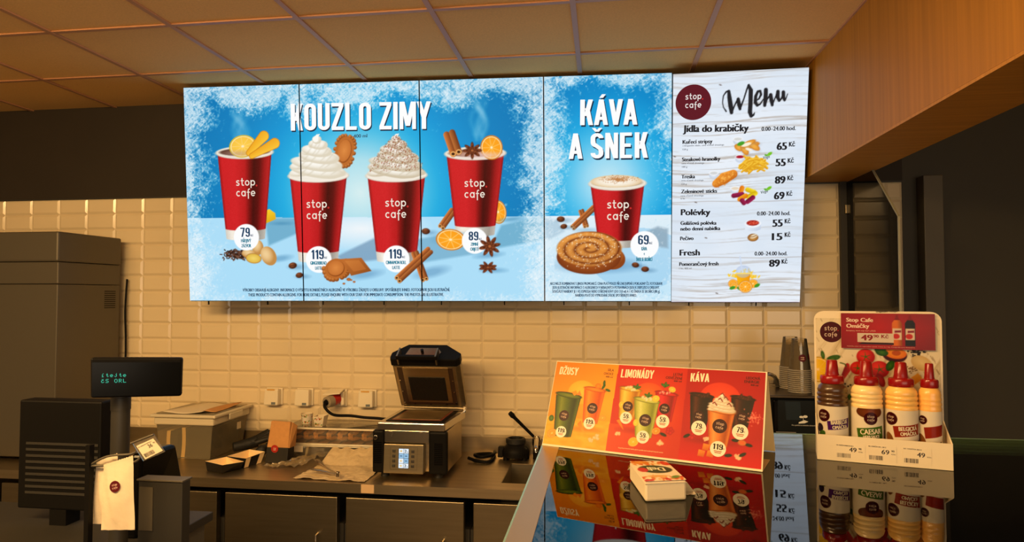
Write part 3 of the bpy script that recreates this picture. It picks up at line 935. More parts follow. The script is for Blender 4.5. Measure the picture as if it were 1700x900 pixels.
# headline and small print of the three-screen picture
HD(L, 'KOUZLO ZIMY', ((639.2,974.9)[0] + 5, (639.2,974.9)[1] - 8), ((1444.5,966.5)[0] + 5, (1444.5,966.5)[1] - 8), 152, (18, 40, 66), z=.5)
HD(L, 'KOUZLO ZIMY', (639.2,974.9), (1444.5,966.5), 152, (253, 253, 253), z=.9)
T(L, '400 ml', (1004.9,926.1), (1085.2,927.7), 19, (44, 74, 96), 1.5)
T(L, 'VÝROBKY OBSAHUJÍ ALERGENY. INFORMACE O VÝSKYTU KONKRÉTNÍCH ALERGENŮ VE VÝROBKU ŽÁDEJTE U OBSLUHY. SPOTŘEBUJTE IHNED. FOTOGRAFIE JSOU ILUSTRAČNÍ.', (327.4,56.7), (1546.0,58.0), 17, (24, 56, 88), 1.6)
T(L, 'THESE PRODUCTS CONTAIN ALLERGENS. FOR MORE DETAILS, PLEASE ENQUIRE WITH OUR STAFF. FOR IMMEDIATE CONSUMPTION. THE PHOTOS ARE ILLUSTRATIVE.', (359.5,28.7), (1511.2,30.8), 17, (24, 56, 88), 1.6)
# snail screen
stick(cv, (2308.8,414.6), (2282.7,500.8), 28); stick(cv, (2236.2,408.7), (2351.7,516.4), 30)
cv.ell((2315.3,394.7), 60, 10, 0, (120, 170, 200), al=.5, soft=16)
bean(cv, (2170.2,455.7), 22, 0); bean(cv, (2186.6,415.8), 19, 10)
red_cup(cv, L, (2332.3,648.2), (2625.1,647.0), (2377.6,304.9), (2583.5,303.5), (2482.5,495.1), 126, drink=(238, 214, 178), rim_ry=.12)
cv.ell((2472.8,659.1), 138, 34, 0, (252, 244, 230), (226, 196, 150), ramp=3)
rs = np.random.RandomState(3)
for k in range(420):
    a, r = rs.uniform(0, 6.28), abs(rs.normal(0, .42))
    if r < .9: cv.ell(((2482.5,665.5)[0] + 125 * r * math.cos(a), (2482.5,665.5)[1] + 26 * r * math.sin(a) + 4), rs.uniform(1.5, 3.2), None, 0, (190, 128, 74), al=rs.uniform(.3, .8))
# cinnamon snail
cc = np.array((2324.9,285.4)); RX, RY = 178., 96.
cv.ell((cc[0] + 50, cc[1] - 86), 190, 34, 0, (70, 130, 176), al=.6, soft=40)
cv.ell((cc[0] + 120, cc[1] - 46), 78, 62, -14, (206, 124, 50), (140, 66, 22), ramp=2, off=(-.1, .4))
cv.ell((cc[0] - 2, cc[1] - 38), RX * .99, RY, 0, (176, 92, 32), (120, 52, 18), ramp=2)
w = cv.win(cc[0] - RX, cc[1] - RY, cc[0] + RX, cc[1] + RY)
ux, uy = (cv.X[w] - cc[0]) / RX, (cv.Y[w] - cc[1] - 6) / RY
q = np.hypot(ux, uy); an = np.arctan2(uy, ux) / (2 * math.pi)
ph = np.mod(q * 3.1 - an + .15, 1)
prof = np.interp(ph, [0, .1, .3, .6, .85, .95, 1], [.12, .5, .92, 1, .7, .25, .12])
lightness = prof * (.86 + .16 * np.clip(uy - ux * .3, -1, 1)) + (fbm(cv.X[w], cv.Y[w], 22, 12, 5) - .5) * .3
col = mixc((112, 48, 16), (236, 160, 74), np.clip(lightness, 0, 1))
cv.put(w, cv.cov((q - 1) * RY, 6), col)
for k in range(230):
    a, r = rs.uniform(0, 6.28), math.sqrt(rs.uniform(.05, 1.05))
    cv.ell((cc[0] + RX * .96 * r * math.cos(a), cc[1] + RY * .96 * r * math.sin(a) - (24 if math.sin(a) < 0 else 0) * rs.rand()), rs.uniform(1.4, 3.4), None, 0, (255, 238, 206), al=rs.uniform(.4, .9))
bean(cv, (2577.1,201.4), 20, -8); bean(cv, (2629.1,178.1), 21, 0)
badge(cv, L, (2625.7,309.8), 76, '69', [('KÁVA', .40), ('+', .1), ('ŠNEK SE SKOŘICÍ', 1.16)], ph=.68)
for st, a, b in (('KÁVA', (2277.4,966.8), (2582.8,962.8)), ('A ŠNEK', (2217.7,784.8), (2641.0,783.3))):
    HD(L, st, (a[0] + 6, a[1] - 9), (b[0] + 6, b[1] - 9), 138, (20, 44, 70), z=.5)
    HD(L, st, a, b, 138, (253, 253, 253), z=.9)
for st, a, b in (('AKCI NELZE KOMBINOVAT S JINOU PROMOAKCÍ. CENA PLATÍ POUZE PŘI ZAKOUPENÍ U POKLADNY ČS. FOTOGRAFIE', (2108.7,93.0), (2723.3,92.2)),
                 ('JSOU ILUSTRAČNÍ. INFORMACE O ALERGENECH V NEBALENÝCH POTRAVINÁCH JSOU K DISPOZICI U OBSLUHY.', (2121.9,71.2), (2707.2,70.7)),
                 ('SOUČÁSTÍ NABÍDKY JE 1 KS ESPRESSA NEBO STŘEDNÍ KÁVY (DO 210 ml) A 1 KS ŠNEKA SE SKOŘICÍ (80 g).', (2121.8,49.4), (2710.5,49.3)),
                 ('NABÍDKA PLATÍ DO VYPRODÁNÍ ZÁSOB. SPOTŘEBUJTE IHNED.', (2248.2,27.7), (2583.8,27.8))):
    T(L, st, a, b, 14.5, (24, 56, 88), 1.2)

def make_screen(label, O, e, u, cols, canvas, letters, clip, x0):
    n = np.cross(e, u)
    O = np.array(O, float)
    t = thing('menu_screen', label, 'screen', tuple(O), 'menu screens hung in a row on the tiled wall')
    a = e * PW * .00049; b = u * PH * .0005
    c = O + e * PW * .0005 + b
    MB().obox(c - n * .0215, a * .998, b, n * .02).build('housing', M_BLACK, t)
    fm = plane_map(O - e * x0 * .001, e, u)
    ink_mesh('picture', M_LIT, t, canvas, letters, lambda x, y, z: fm(x, y, z + .2), cols=cols, rows=(1, canvas.ny - 1), clip=clip)
    for sx in (-.24, .12):
        p = O + e * PW * .0005 + e * sx - n * .02
        MB().obox(p - u * .010, e * .003, u * .012, n * .003).build('mounting_tab', M_BLACK, t)
    for sx in (-.2, .2):
        p = c + e * sx + u * .05 - n * .04
        MB().box(p[0] - .02, p[0] + .02, p[1], -.0095, p[2] - .15, p[2] + .15).build('wall_bracket', M_BLACK, t)
    return t
for k, lab in enumerate(('leftmost blue winter menu screen, red cup of lemon and ginger drink at 79 Kč',
                         'blue winter menu screen with whipped cream cups, second from the left',
                         'blue winter menu screen with an orange and star anise drink at 89 Kč',
                         'blue menu screen showing a coffee cup behind a cinnamon snail bun')):
    make_screen(lab, B_O + B_E * PW * .001 * k, B_E, B_U, (k * NC + 1, (k + 1) * NC), cv, L, (k * PW + CELL, (k + 1) * PW - CELL), k * PW)

# ---- white wood-grain menu list
mv = Canvas(0, 0, PW, PH, CELL)
L = []
X, Y = mv.X, mv.Y
gr = fbm(X + 40 * fbm(X, Y, 300, 60, 3), Y + 10 * np.sin(X / 120), 420, 9, 21, 4)
gr2 = fbm(X, Y, 300, 160, 31, 3)
mv.a = mixc((216, 228, 242), (236, 242, 250), np.clip(gr2 * 1.4 - .2, 0, 1))
mk = np.clip((gr - .53) * 5.5, 0, 1) * np.clip(.25 + 1.1 * np.clip((gr2 - .3) * 2, 0, 1), 0, 1)
mv.a = mv.a * (1 - .5 * mk[..., None]) + np.array((160, 142, 124)) * .5 * mk[..., None]
for y in ((276.3,555.6)[1], (282.2,250.4)[1], (268.1,975.3)[1], PH * .995):
    mv.line([(0, y), (200, y + 4), (480, y - 3), (PW, y + 2)], 4, (150, 132, 116), al=.5)
mv.line([(0, 1), (PW, 1)], 8, (150, 60, 90), al=.4)
for p in ((134.4,555.4), (191.3,360.8), (252.1,1167.8), (20.8,803.9), (254.0,52.6)): mv.ell(p, 7, 3, -20, (90, 70, 60), al=.8)
c = (115.0,1084.5)
disc(L, c, 92, (96, 24, 36), 56)
brand(L, (c[0], c[1] + 4), 88, (238, 230, 226), z=.9, bold=.06)
INK = (36, 36, 40)
for pts, wd in (([(283.9,1031.0), (269.6,1053.0), (264.5,1077.9), (268.5,1111.7), (282.1,1131.1), (295.5,1135.1)], [8, 5, 5, 6, 8, 12]),
                ([(295.5,1132.0), (299.2,1101.1), (306.2,1057.6), (311.2,1023.3)], [16, 22, 24, 18]),
                ([(311.9,1023.3), (327.5,1062.9), (344.4,1092.9)], [10, 7, 12]),
                ([(343.9,1089.9), (348.8,1061.9), (353.9,1040.1)], [18, 20, 14]),
                ([(353.9,1040.1), (372.4,1091.7), (386.3,1140.1), (394.9,1159.5)], [10, 7, 8, 12]),
                ([(394.9,1159.5), (406.1,1133.1), (406.2,1071.8), (404.4,1022.6), (411.0,1002.2), (423.0,1006.4), (427.3,1017.0)], [12, 22, 22, 22, 18, 10, 5]),
                ([(430.2,1076.9), (448.0,1088.3), (457.9,1109.3), (452.9,1127.9), (441.0,1125.4), (431.1,1101.3), (430.4,1070.7), (439.9,1055.0), (454.8,1060.5), (469.2,1084.3)], [6, 8, 12, 12, 12, 16, 18, 14, 8, 5]),
                ([(481.3,1132.6), (480.9,1093.0), (477.6,1053.3)], [20, 22, 16]),
                ([(477.6,1053.3), (490.1,1086.5), (506.0,1105.6)], [8, 7, 12]),
                ([(506.0,1105.6), (509.8,1079.5), (515.1,1053.3)], [18, 20, 14]),
                ([(515.1,1053.3), (528.9,1090.9), (540.0,1117.8)], [8, 6, 9]),
                ([(541.4,1120.7), (540.8,1093.4), (548.8,1074.7), (559.0,1083.4), (567.1,1107.4)], [18, 20, 14, 8, 7]),
                ([(568.3,1116.5), (569.1,1092.1), (575.7,1075.1), (582.8,1085.4), (589.5,1106.4)], [18, 19, 12, 6, 4])):
    mv.line(pts, wd, INK)
def mt(st, a, b, h, bold=None): T(L, st, a, b, h, INK, h * .15 if bold is None else bold)
mt('Jídla do krabičky', (62.2,931.4), (400.9,923.5), 36)
mt('Polévky', (55.6,486.6), (213.0,485.3), 33)
mt('Fresh', (51.3,264.1), (160.8,264.8), 33)
for st, a, b in (('Kuřecí stripsy', (61.2,869.6), (217.5,868.9)), ('Steakové hranolky', (59.0,777.1), (259.6,775.7)), ('Treska', (56.8,685.4), (129.6,685.1)),
                 ('Zeleninové sticks', (56.0,606.0), (245.6,604.8)), ('Gulášová polévka', (54.5,433.9), (245.6,432.4)), ('nebo denní nabídka', (54.8,402.4), (266.6,402.6)),
                 ('Pečivo', (53.7,349.3), (126.0,350.1)), ('Pomerančový fresh', (50.2,207.0), (260.7,208.9))):
    mt(st, a, b, 20)
for st, a, b in (('v křupavém obalu, cena včetně dressingu', (61.4,855.3), (276.6,854.3)), ('150 g', (61.6,836.1), (89.9,835.8)), ('cena včetně dressingu', (57.6,762.7), (175.6,761.4)), ('180 g', (59.4,743.4), (87.8,743.2)),
                 ('cena včetně dressingu', (56.9,670.9), (173.9,670.1)), ('120 g', (57.1,651.4), (85.7,651.4)), ('cena včetně dressingu', (54.6,588.1), (175.1,587.6)), ('6 ks', (54.7,573.4), (77.0,573.6)), ('1 ks, 400 ml', (50.4,188.4), (116.8,189.1))):
    T(L, st, a, b, 8.5, (90, 92, 100), .5)
T(L, '0.00–24.00 hod.', (464.7,922.7), (636.1,920.9), 21, INK, 2)
T(L, '0.00–24.00 hod.', (454.0,478.3), (624.5,477.1), 21, INK, 2)
T(L, '0.00–24.00 hod.', (447.4,261.2), (616.6,261.3), 21, INK, 2)
for st, a, b, k0, k1 in (('65', (543.3,821.8), (596.1,821.6), (604.6,836.9), (636.1,837.4)), ('55', (539.9,737.2), (592.9,737.2), (601.5,752.7), (633.1,753.3)), ('89', (539.7,645.6), (594.5,645.8), (603.0,661.4), (633.3,662.1)),
                         ('69', (537.7,562.8), (592.7,563.2), (601.3,578.9), (631.6,579.8)), ('55', (534.5,416.4), (588.3,417.2), (597.0,433.2), (627.5,434.3)), ('15', (533.7,343.3), (589.2,344.2), (599.4,360.3), (630.1,361.5)),
                         ('89', (524.0,198.9), (581.5,200.2), (588.8,214.9), (619.6,216.4))):
    mt(st, a, b, 38, 6)
    mt('Kč', k0, k1, 24, 3)
def dip(p, col):
    mv.ell((p[0], p[1] - 10), 24, 20, 0, (236, 240, 248), (196, 208, 226)); mv.ell(p, 25, 12, 0, (246, 248, 252)); mv.ell(p, 20, 8, 0, col)
def leaf(p, s=1.):
    mv.ell((p[0] + 8 * s, p[1] + 4 * s), 15 * s, 8 * s, 35, (120, 196, 40)); mv.ell((p[0] - 10 * s, p[1] - 2 * s), 8 * s, 5 * s, -30, (90, 170, 40))
# strips
dip((346.8,884.8), (214, 216, 214))
for p, rx, ry, ro in (((353.9,840.6), 26, 17, -30), ((381.8,830.3), 34, 17, -60), ((411.9,851.2), 46, 17, 10), ((430.3,844.3), 34, 16, -35), ((405.4,864.0), 34, 12, 20)):
    mv.ell((p[0] + 3, p[1] - 6), rx, ry, ro, (150, 150, 160), al=.3, soft=12); mv.ell(p, rx, ry, ro, (244, 176, 70), (206, 124, 34), ramp=2)
mv.ell((390.4,855.1), 26, 9, 15, (250, 240, 216)); mv.ell((403.2,829.6), 18, 7, -20, (250, 240, 220)); mv.ell((362.7,860.8), 20, 10, 20, (72, 160, 40))
# chips
dip((359.7,791.6), (170, 20, 40))
rs = np.random.RandomState(8)
for k in range(46):
    a = rs.uniform(0, 6.28); r = math.sqrt(rs.rand())
    p = np.array((429.7,751.6)) + (60 * r * math.cos(a), 32 * r * math.sin(a)); d = rs.uniform(-.9, .9); l = rs.uniform(18, 32)
    mv.line([p - np.array((math.cos(d), math.sin(d))) * l, p + np.array((math.cos(d), math.sin(d))) * l], 11, (214, 146, 20), col2=(252, 206, 66))
leaf((501.6,798.1)); T(L, 'Vege', (476.4,775.4), (511.2,782.1), 15, (60, 80, 66), .8, slant=.2)
# fish
dip((226.5,709.7), (210, 212, 214))
p0, p1 = np.array((240.0,653.2)), np.array((326.2,702.2))
mv.line([p0 + (4, -6), p1 + (4, -6)], [40, 50], (150, 150, 160), al=.3, soft=16)
mv.line([p0, (p0 + p1) / 2 + (-2, 3), p1], [42, 62, 46], (196, 104, 24), col2=(244, 158, 56))
for k in range(160):
    t = rs.rand(); q = p0 * (1 - t) + p1 * t + rs.normal(0, 10, 2)
    mv.ell(q, rs.uniform(2, 4.5), None, 0, random.choice([(250, 180, 80), (206, 112, 30), (230, 140, 40)]), al=.7)
# vegetable sticks
dip((338.7,625.1), (230, 214, 190))
for a, b, c0, c1 in (((374.4,627.4), (365.8,595.5), (220, 110, 16), (246, 156, 40)), ((402.4,617.1), (436.7,603.5), (206, 170, 10), (250, 226, 50)), ((443.1,596.9), (406.5,578.5), (206, 170, 10), (250, 226, 50)), ((331.8,586.7), (375.2,593.7), (110, 14, 50), (164, 34, 84)),
                     ((363.4,566.6), (393.9,585.2), (214, 110, 10), (250, 166, 30)), ((431.3,574.8), (404.0,552.9), (110, 14, 50), (164, 34, 84)), ((376.0,559.9), (385.6,546.8), (120, 16, 50), (164, 34, 84))):
    mv.line([a, b], 25, c0, col2=c1)
leaf((503.9,617.9)); T(L, 'Vege', (469.3,593.1), (507.5,601.8), 15, (60, 80, 66), .8, slant=.2)
# soup, roll
p = (435.1,429.3)
mv.poly([(p[0] - 42, p[1]), (p[0] + 42, p[1]), (p[0] + 40, p[1] - 26), (p[0] + 20, p[1] - 34), (p[0] - 20, p[1] - 34), (p[0] - 40, p[1] - 26)], (226, 234, 246), col2=(190, 204, 226), d0=p, d1=(p[0] + 30, p[1] - 40))
mv.ell((p[0], p[1] + 6), 42, 22, 0, (240, 244, 250)); mv.ell((p[0] - 1, p[1] + 9), 32, 15, 0, (196, 40, 30), (150, 20, 18))
for k in range(30): mv.ell((p[0] + rs.uniform(-24, 24), p[1] + 9 + rs.uniform(-8, 8)), 3, 2, 0, (236, 110, 80), al=.7)
p = (437.0,359.2)
mv.ell(p, 28, 21, 0, (206, 150, 80), (140, 86, 34), ramp=2); mv.ell((p[0] + 4, p[1] + 7), 20, 10, 20, (240, 226, 196), al=.9); mv.line([(p[0] - 20, p[1] + 4), (p[0], p[1] + 4), (p[0] + 18, p[1] + 12)], 4, (150, 96, 44))
# juice
for k in range(60):
    a = rs.uniform(.1, 3.0); r = rs.uniform(40, 88)
    mv.ell(((392.5,133.1)[0] + r * math.cos(a), (392.5,133.1)[1] + r * .62 * math.sin(a)), rs.uniform(1.5, 5), rs.uniform(3, 9), rs.uniform(0, 180), (252, 200, 30), al=.85)
a = (353.9,160.0); b = (428.0,99.5)
mv.poly([(353.8,163.3), (429.5,162.9), (423.4,96.2), (364.8,96.3)], (252, 186, 20), col2=(240, 150, 10), d0=(354.2,143.2), d1=(430.1,142.9))
mv.ell((391.5,173.1), 40, 34, 0, (200, 216, 240), (170, 190, 226), al=.55); mv.line([(372.2,256.3), (377.8,219.8), (388.4,169.8)], 7, (206, 220, 242))
mv.line([(353.8,163.3), (429.5,162.9)], 6, (255, 222, 110))
for p, r in (((339.2,106.4), 26), ((443.6,106.2), 26), ((345.8,93.0), 20)): orange(mv, p, r, r * .95, 0)
for p, ro in (((336.5,82.9), 20), ((374.7,79.5), -20), ((465.9,96.1), 30)): mv.ell(p, 16, 9, ro, (70, 150, 40))
orange(mv, (404.6,89.5), 36, 34, 0)
Q5 = (3.275, -0.0766, 1.7583, -0.0194, 0.1959)
M_O = np.array(Q5[:3]); M_E = np.array((math.cos(Q5[3]), math.sin(Q5[3]), 0)); M_U = np.array((math.sin(Q5[3]) * math.sin(Q5[4]), -math.cos(Q5[3]) * math.sin(Q5[4]), math.cos(Q5[4])))
make_screen('rightmost menu screen, white wood-grain food list with black prices', M_O, M_E, M_U, (3, NC), mv, L, (CELL, PW - CELL), 0)

# ------------------------------------------------------------------ back worktop and what stands on it
CZ = .88
t = thing('worktop', 'long brushed steel worktop with upstand and sink running below the tiled wall', 'worktop', (1.2, -.37, .84))
m = MB()
sx0, sx1, sy0, sy1 = 2.405, 2.80, -.625, -.25
for x0, x1, y0, y1 in ((-1.8, sx0, -.738, -.010), (sx1, 4.20, -.738, -.010), (sx0, sx1, -.738, sy0), (sx0, sx1, sy1, -.010)):
    m.box(x0, x1, y0, y1, .835, CZ)
m.build('top', M_STEEL, t)
MB().box(-1.8, 4.20, -.022, -.0095, CZ, .9675).build('upstand', M_STEEL, t)
m = MB()
m.box(sx0, sx0 + .004, sy0, sy1, .68, CZ - .001); m.box(sx1 - .004, sx1, sy0, sy1, .68, CZ - .001)
m.box(sx0, sx1, sy0, sy0 + .004, .68, CZ - .001); m.box(sx0, sx1, sy1 - .004, sy1, .68, CZ - .001); m.box(sx0, sx1, sy0, sy1, .676, .68)
m.build('sink_basin', M_STEELD, t)
tapem = mat('pale_tape', (208, 176, 136), rough=.5)
MB().box(1.735, 1.80, -.7395, -.738, .838, .879).build('tape_strip', tapem, t)

# base cabinets under the worktop
CABS = [(-.62, 'steel base cabinet under the tall grey appliance'), (.02, 'steel base cabinet below the milky storage tub'),
        (.66, 'steel base cabinet below the open takeaway tray'), (1.30, 'steel base cabinet below the parchment sheet and press'),
        (1.94, 'steel base cabinet just left of the sink'), (2.58, 'steel base cabinet directly below the sink'), (3.22, 'steel base cabinet below the black screen machine')]
proto = None
for x, lab in CABS:
    if proto is None:
        proto = thing('base_cabinet', lab, 'cabinet', (x, -.38, 0), 'base cabinets under the worktop')
        p = proto
        MB().box(x - .318, x + .318, -.66, -.02, .10, .66).build('body', M_DGREY, p)
        d = MB().box(x - .297, x + .297, -.70, -.662, .12, .80).build('door', M_STEELD, p, bevel=.003)
        MB().tube([(x + .2, -.70, .62), (x + .2, -.728, .62), (x + .2, -.728, .42), (x + .2, -.70, .42)], .005).build('handle', M_STEELL, d, smooth=40)
        MB().box(x - .30, x + .30, -.6, -.05, 0, .10).build('plinth', M_BLACK, p)
    else:
        r = proto.copy(); COL.objects.link(r); r.location.x = x; r['label'] = lab
        for ch in list(proto.children):
            c = ch.copy(); COL.objects.link(c); c.parent = r
            for gch in ch.children:
                d = gch.copy(); COL.objects.link(d); d.parent = c

# tall grey appliance at the far left
t = thing('tall_appliance', 'tall grey catering appliance with side vent slots at the left end of the worktop', 'appliance', (-.42, -.3, CZ))
MB().box(-.72, -.097, -.56, -.08, CZ + .02, 1.86).build('lower_body', M_GREYMET, t, bevel=.006)
MB().box(-.72, -.097, -.56, -.08, 1.862, 1.985).build('middle_panel', M_GREYMET, t, bevel=.006)
MB().box(-.72, -.092, -.57, -.08, 1.987, 2.155).build('top_housing', M_GREYMET, t, bevel=.010)
for k in range(9):
    MB().box(-.0975, -.0955, -.21, -.12, 1.72 + k * .0125, 1.7245 + k * .0125).build('vent_slot', M_BLACK, t)
for sx in (-.66, -.16):
    for sy in (-.5, -.14): MB().cyl((sx, sy, CZ + .0005), (sx, sy, CZ + .021), .02).build('foot', M_BLACK, t)
MB().tube([(-.085, -.035, 1.90), (-.09, -.04, 1.7), (-.085, -.035, 1.45), (-.09, -.035, CZ + .008)], .006, smooth=4).build('power_cord', M_BLACK, t)

# milky storage tub with lid, folded cartons inside
t = thing('storage_tub', 'milky clear plastic storage tub with lid, holding folded cartons', 'tub', (.57, -.21, CZ))
def shell(b0, b1, t0, t1, zb, zt):
    m = MB()
    (ax, ay), (bx, by) = b0, b1; (cx, cy), (dx, dy) = t0, t1
    B = [(ax, ay, zb), (bx, ay, zb), (bx, by, zb), (ax, by, zb)]; Tt = [(cx, cy, zt), (dx, cy, zt), (dx, dy, zt), (cx, dy, zt)]
    m.add(B + Tt, [(3, 2, 1, 0), (0, 1, 5, 4), (1, 2, 6, 5), (2, 3, 7, 6), (3, 0, 4, 7)])
    return m
shell((.425, -.395), (.725, -.065), (.402, -.405), (.745, -.035), CZ + .001, 1.085).build('tub_body', M_TUB, t)
MB().box(.392, .755, -.414, -.028, 1.070, 1.112).build('rim', M_TUBRIM, t, bevel=.008)
m = MB()
m.box(.374, .772, -.428, -.018, 1.1125, 1.130)
m.build('lid', M_TUBRIM, t, bevel=.007)
m = MB(); m.box(.400, .746, -.402, -.044, 1.1302, 1.1335); m.build('lid_panel', M_TUB, t)
MB().box(.7715, .780, -.29, -.15, 1.085, 1.118).build('latch', M_TUBRIM, t, bevel=.003)
MB().box(.7385, .7415, -.145, -.105, 1.0, 1.04).build('sticker', M_WPAPER, t)
def folded(x0, x1, bend, h, lab):
    q = thing('folded_carton', lab, 'carton', ((x0 + x1) / 2, -.22, CZ + .003), 'folded cartons inside the tub')
    def panel(xa, xb, m1, nm):
        m = MB()
        n = 7
        pts = []
        for k in range(n + 1):
            z = k / n; dx = bend * math.sin(z * 2.6)
            pts.append((dx, CZ + .004 + h * z))
        for k in range(n):
            (d0, z0), (d1, z1) = pts[k], pts[k + 1]
            m.hexa([(xa + d0, -.375, z0), (xb + d0, -.375, z0), (xb + d0, -.09, z0), (xa + d0, -.09, z0)], [(xa + d1, -.375, z1), (xb + d1, -.375, z1), (xb + d1, -.09, z1), (xa + d1, -.09, z1)])
        m.build(nm, m1, q)
    e = .022
    panel(x0, x0 + e, M_CARDIN, 'cream_edge')
    panel(x0 + e, x1, M_CARDBLK, 'black_face')
folded(.452, .520, -.006, .145, 'narrow black folded carton with cream edge, left one inside the milky tub')
folded(.536, .715, .006, .165, 'wide black folded carton with cream edge, right one inside the milky tub')
m = MB()
def sheet(P, amp, seed, nu=10, nv=8):
    a, b, c, d = (np.array(p, float) for p in P)
    rs = np.random.RandomState(seed)
    ph = rs.uniform(0, 6, 4)
    def fn(u, v):
        p = a * (1 - u) * (1 - v) + b * u * (1 - v) + c * u * v + d * (1 - u) * v
        p = p.copy(); p[2] += amp * (1 + math.sin(u * 4 + ph[0]) * math.cos(v * 3 + ph[1])) / 2
        return p
    return MB().grid(fn, nu, nv)
o = sheet([(.44, -.41, 1.134), (.67, -.40, 1.134), (.66, -.11, 1.136), (.47, -.12, 1.136)], .016, 2).build('paper_sheet', M_WPAPER, solid=.0008, smooth=60)
tag(o, 'crumpled white paper sheet lying on the milky tub lid', 'paper')
o = sheet([(.655, -.36, 1.1345), (.73, -.35, 1.1345), (.715, -.05, 1.137), (.67, -.06, 1.137)], .012, 5).build('paper_scrap', M_KRAFT, solid=.0008, smooth=60)
tag(o, 'brown kraft paper scrap at the right of the milky tub lid', 'paper')

# open takeaway tray
t = thing('takeaway_tray', 'open black takeaway tray with cream inside lying at the worktop edge', 'food box', (.92, -.45, CZ))
def tray(nm, bot, top, wall=.002):
    m = MB()
    m.add(list(bot) + list(top), [(3, 2, 1, 0), (0, 1, 5, 4), (1, 2, 6, 5), (2, 3, 7, 6), (3, 0, 4, 7)])
    me = m.build(nm, M_CARDBLK, t)
    me.data.materials.append(M_CARDIN)
    md = me.modifiers.new('solid', 'SOLIDIFY'); md.thickness = .003; md.offset = -1; md.material_offset = 1; md.material_offset_rim = 1
    return me
z0 = CZ + .001
tray('base_tray', [(0.851,-0.619,0.881), (0.956,-0.652,0.881), (1.000,-0.550,0.881), (0.897,-0.515,0.881)], [(0.834,-0.609,0.928), (0.967,-0.671,0.928), (1.038,-0.588,0.928), (0.890,-0.504,0.928)])
lb_, lt_ = [(0.895,-0.494,0.882), (1.009,-0.541,0.882), (1.043,-0.422,0.882), (0.939,-0.369,0.882)], [(0.893,-0.507,0.932), (1.022,-0.542,0.932), (1.046,-0.383,0.932), (0.933,-0.348,0.932)]
tray('lid_tray', lb_, lt_)
for f0, f1 in ((.02, .26), (.72, .98)):
    m = MB()
    A0, A1, B0, B1 = (np.array(q) for q in (lb_[1], lb_[2], lt_[1], lt_[2]))
    off = np.array((.003, -.003, 0))
    m.prism([A0 + (A1 - A0) * f0 + off, A0 + (A1 - A0) * f1 + off, B0 + (B1 - B0) * f1 + off, B0 + (B1 - B0) * f0 + off], (.0006, -.0006, 0))
    m.build('cream_stripe', M_CARDIN, t)
tp_ = np.array((0.860,-0.242,0.884))
MB().prism([tp_ + (-.012, -.012, 0), tp_ + (.012, -.006, 0), tp_ + (.004, .03, 0)], (0, 0, .001)).build('triangle_print', M_CARDBLK, t)

# black gloves bunched behind the tray
for k, (w0, dr, sc_, lab) in enumerate((((.835, -.20, CZ + .046), 40, 1.0, 'crumpled black rubber glove heaped against the milky tub'), ((.985, -.30, CZ + .040), 52, .5, 'smaller crumpled black rubber glove just left of the brown paper bag'))):
    random.seed(5 + k)
    m = MB()
    w0 = np.array(w0); a0 = math.radians(dr)
    e = np.array((math.cos(a0), math.sin(a0), 0)); n = np.array((-e[1], e[0], 0)); z_ = np.array((0, 0, 1.))
    m.tube([w0 - e * .075 * sc_ - z_ * .008, w0, w0 + e * .055 * sc_ + z_ * .012], [.026 * sc_, .032, .036 * sc_], n=12, smooth=4)
    for q in range(5):
        pts = [w0 + e * .04 * sc_ + n * (.022 * (q - 2)) * sc_ + z_ * .012]
        for s_ in range(1, 5):
            pts.append(pts[0] + (e * (.030 * s_) * (.8 if q in (0, 4) else 1) + n * (.004 * (q - 2) * s_)) * sc_ + z_ * (.013 * s_ * (.5 + .28 * (q % 3)) * sc_ + random.uniform(-.003, .003)))
        m.tube(pts, [.016 * sc_, .017 * sc_, .0155 * sc_, .0150 * sc_, .008 * sc_], n=10, smooth=4)
    o = m.build('rubber_glove', M_RUBBER, smooth=60)
    tag(o, lab, 'glove', 'black gloves behind the takeaway tray')

# brown paper bag
t = thing('paper_bag', 'standing brown paper bag with black bottom and round red sticker', 'bag', (1.135, -.365, CZ))
zb = .963
MB().hexa([(1.062, -.415, CZ + .001), (1.192, -.418, CZ + .001), (1.200, -.352, CZ + .001), (1.07, -.350, CZ + .001)], [(1.070, -.410, zb), (1.196, -.412, zb), (1.203, -.354, zb), (1.076, -.352, zb)]).build('black_base', M_CARDBLK, t, bevel=.002)
MB().hexa([(1.0705, -.4095, zb), (1.1955, -.4115, zb), (1.2025, -.3545, zb), (1.0765, -.3525, zb)], [(1.084, -.390, 1.104), (1.196, -.392, 1.100), (1.199, -.372, 1.098), (1.088, -.372, 1.104)]).build('kraft_body', M_KRAFT, t, bevel=.003)
m = MB()
m.prism([(1.2032, -.355, zb), (1.1965, -.411, zb), (1.197, -.40, 1.02), (1.201, -.38, 1.096), (1.216, -.36, 1.075)], (.006, .002, 0))
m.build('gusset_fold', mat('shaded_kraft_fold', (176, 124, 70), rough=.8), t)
sc = Canvas(-22, -22, 22, 22, 2.2); sc.a[:] = (150, 40, 36)
L = []
disc(L, (0, 0), 21, (164, 44, 38), 32); TC(L, 'stop', (0, 4), 17, 5, (240, 214, 190), .8); TC(L, 'cafe', (0, -5), 17, 5, (240, 214, 190), .8)
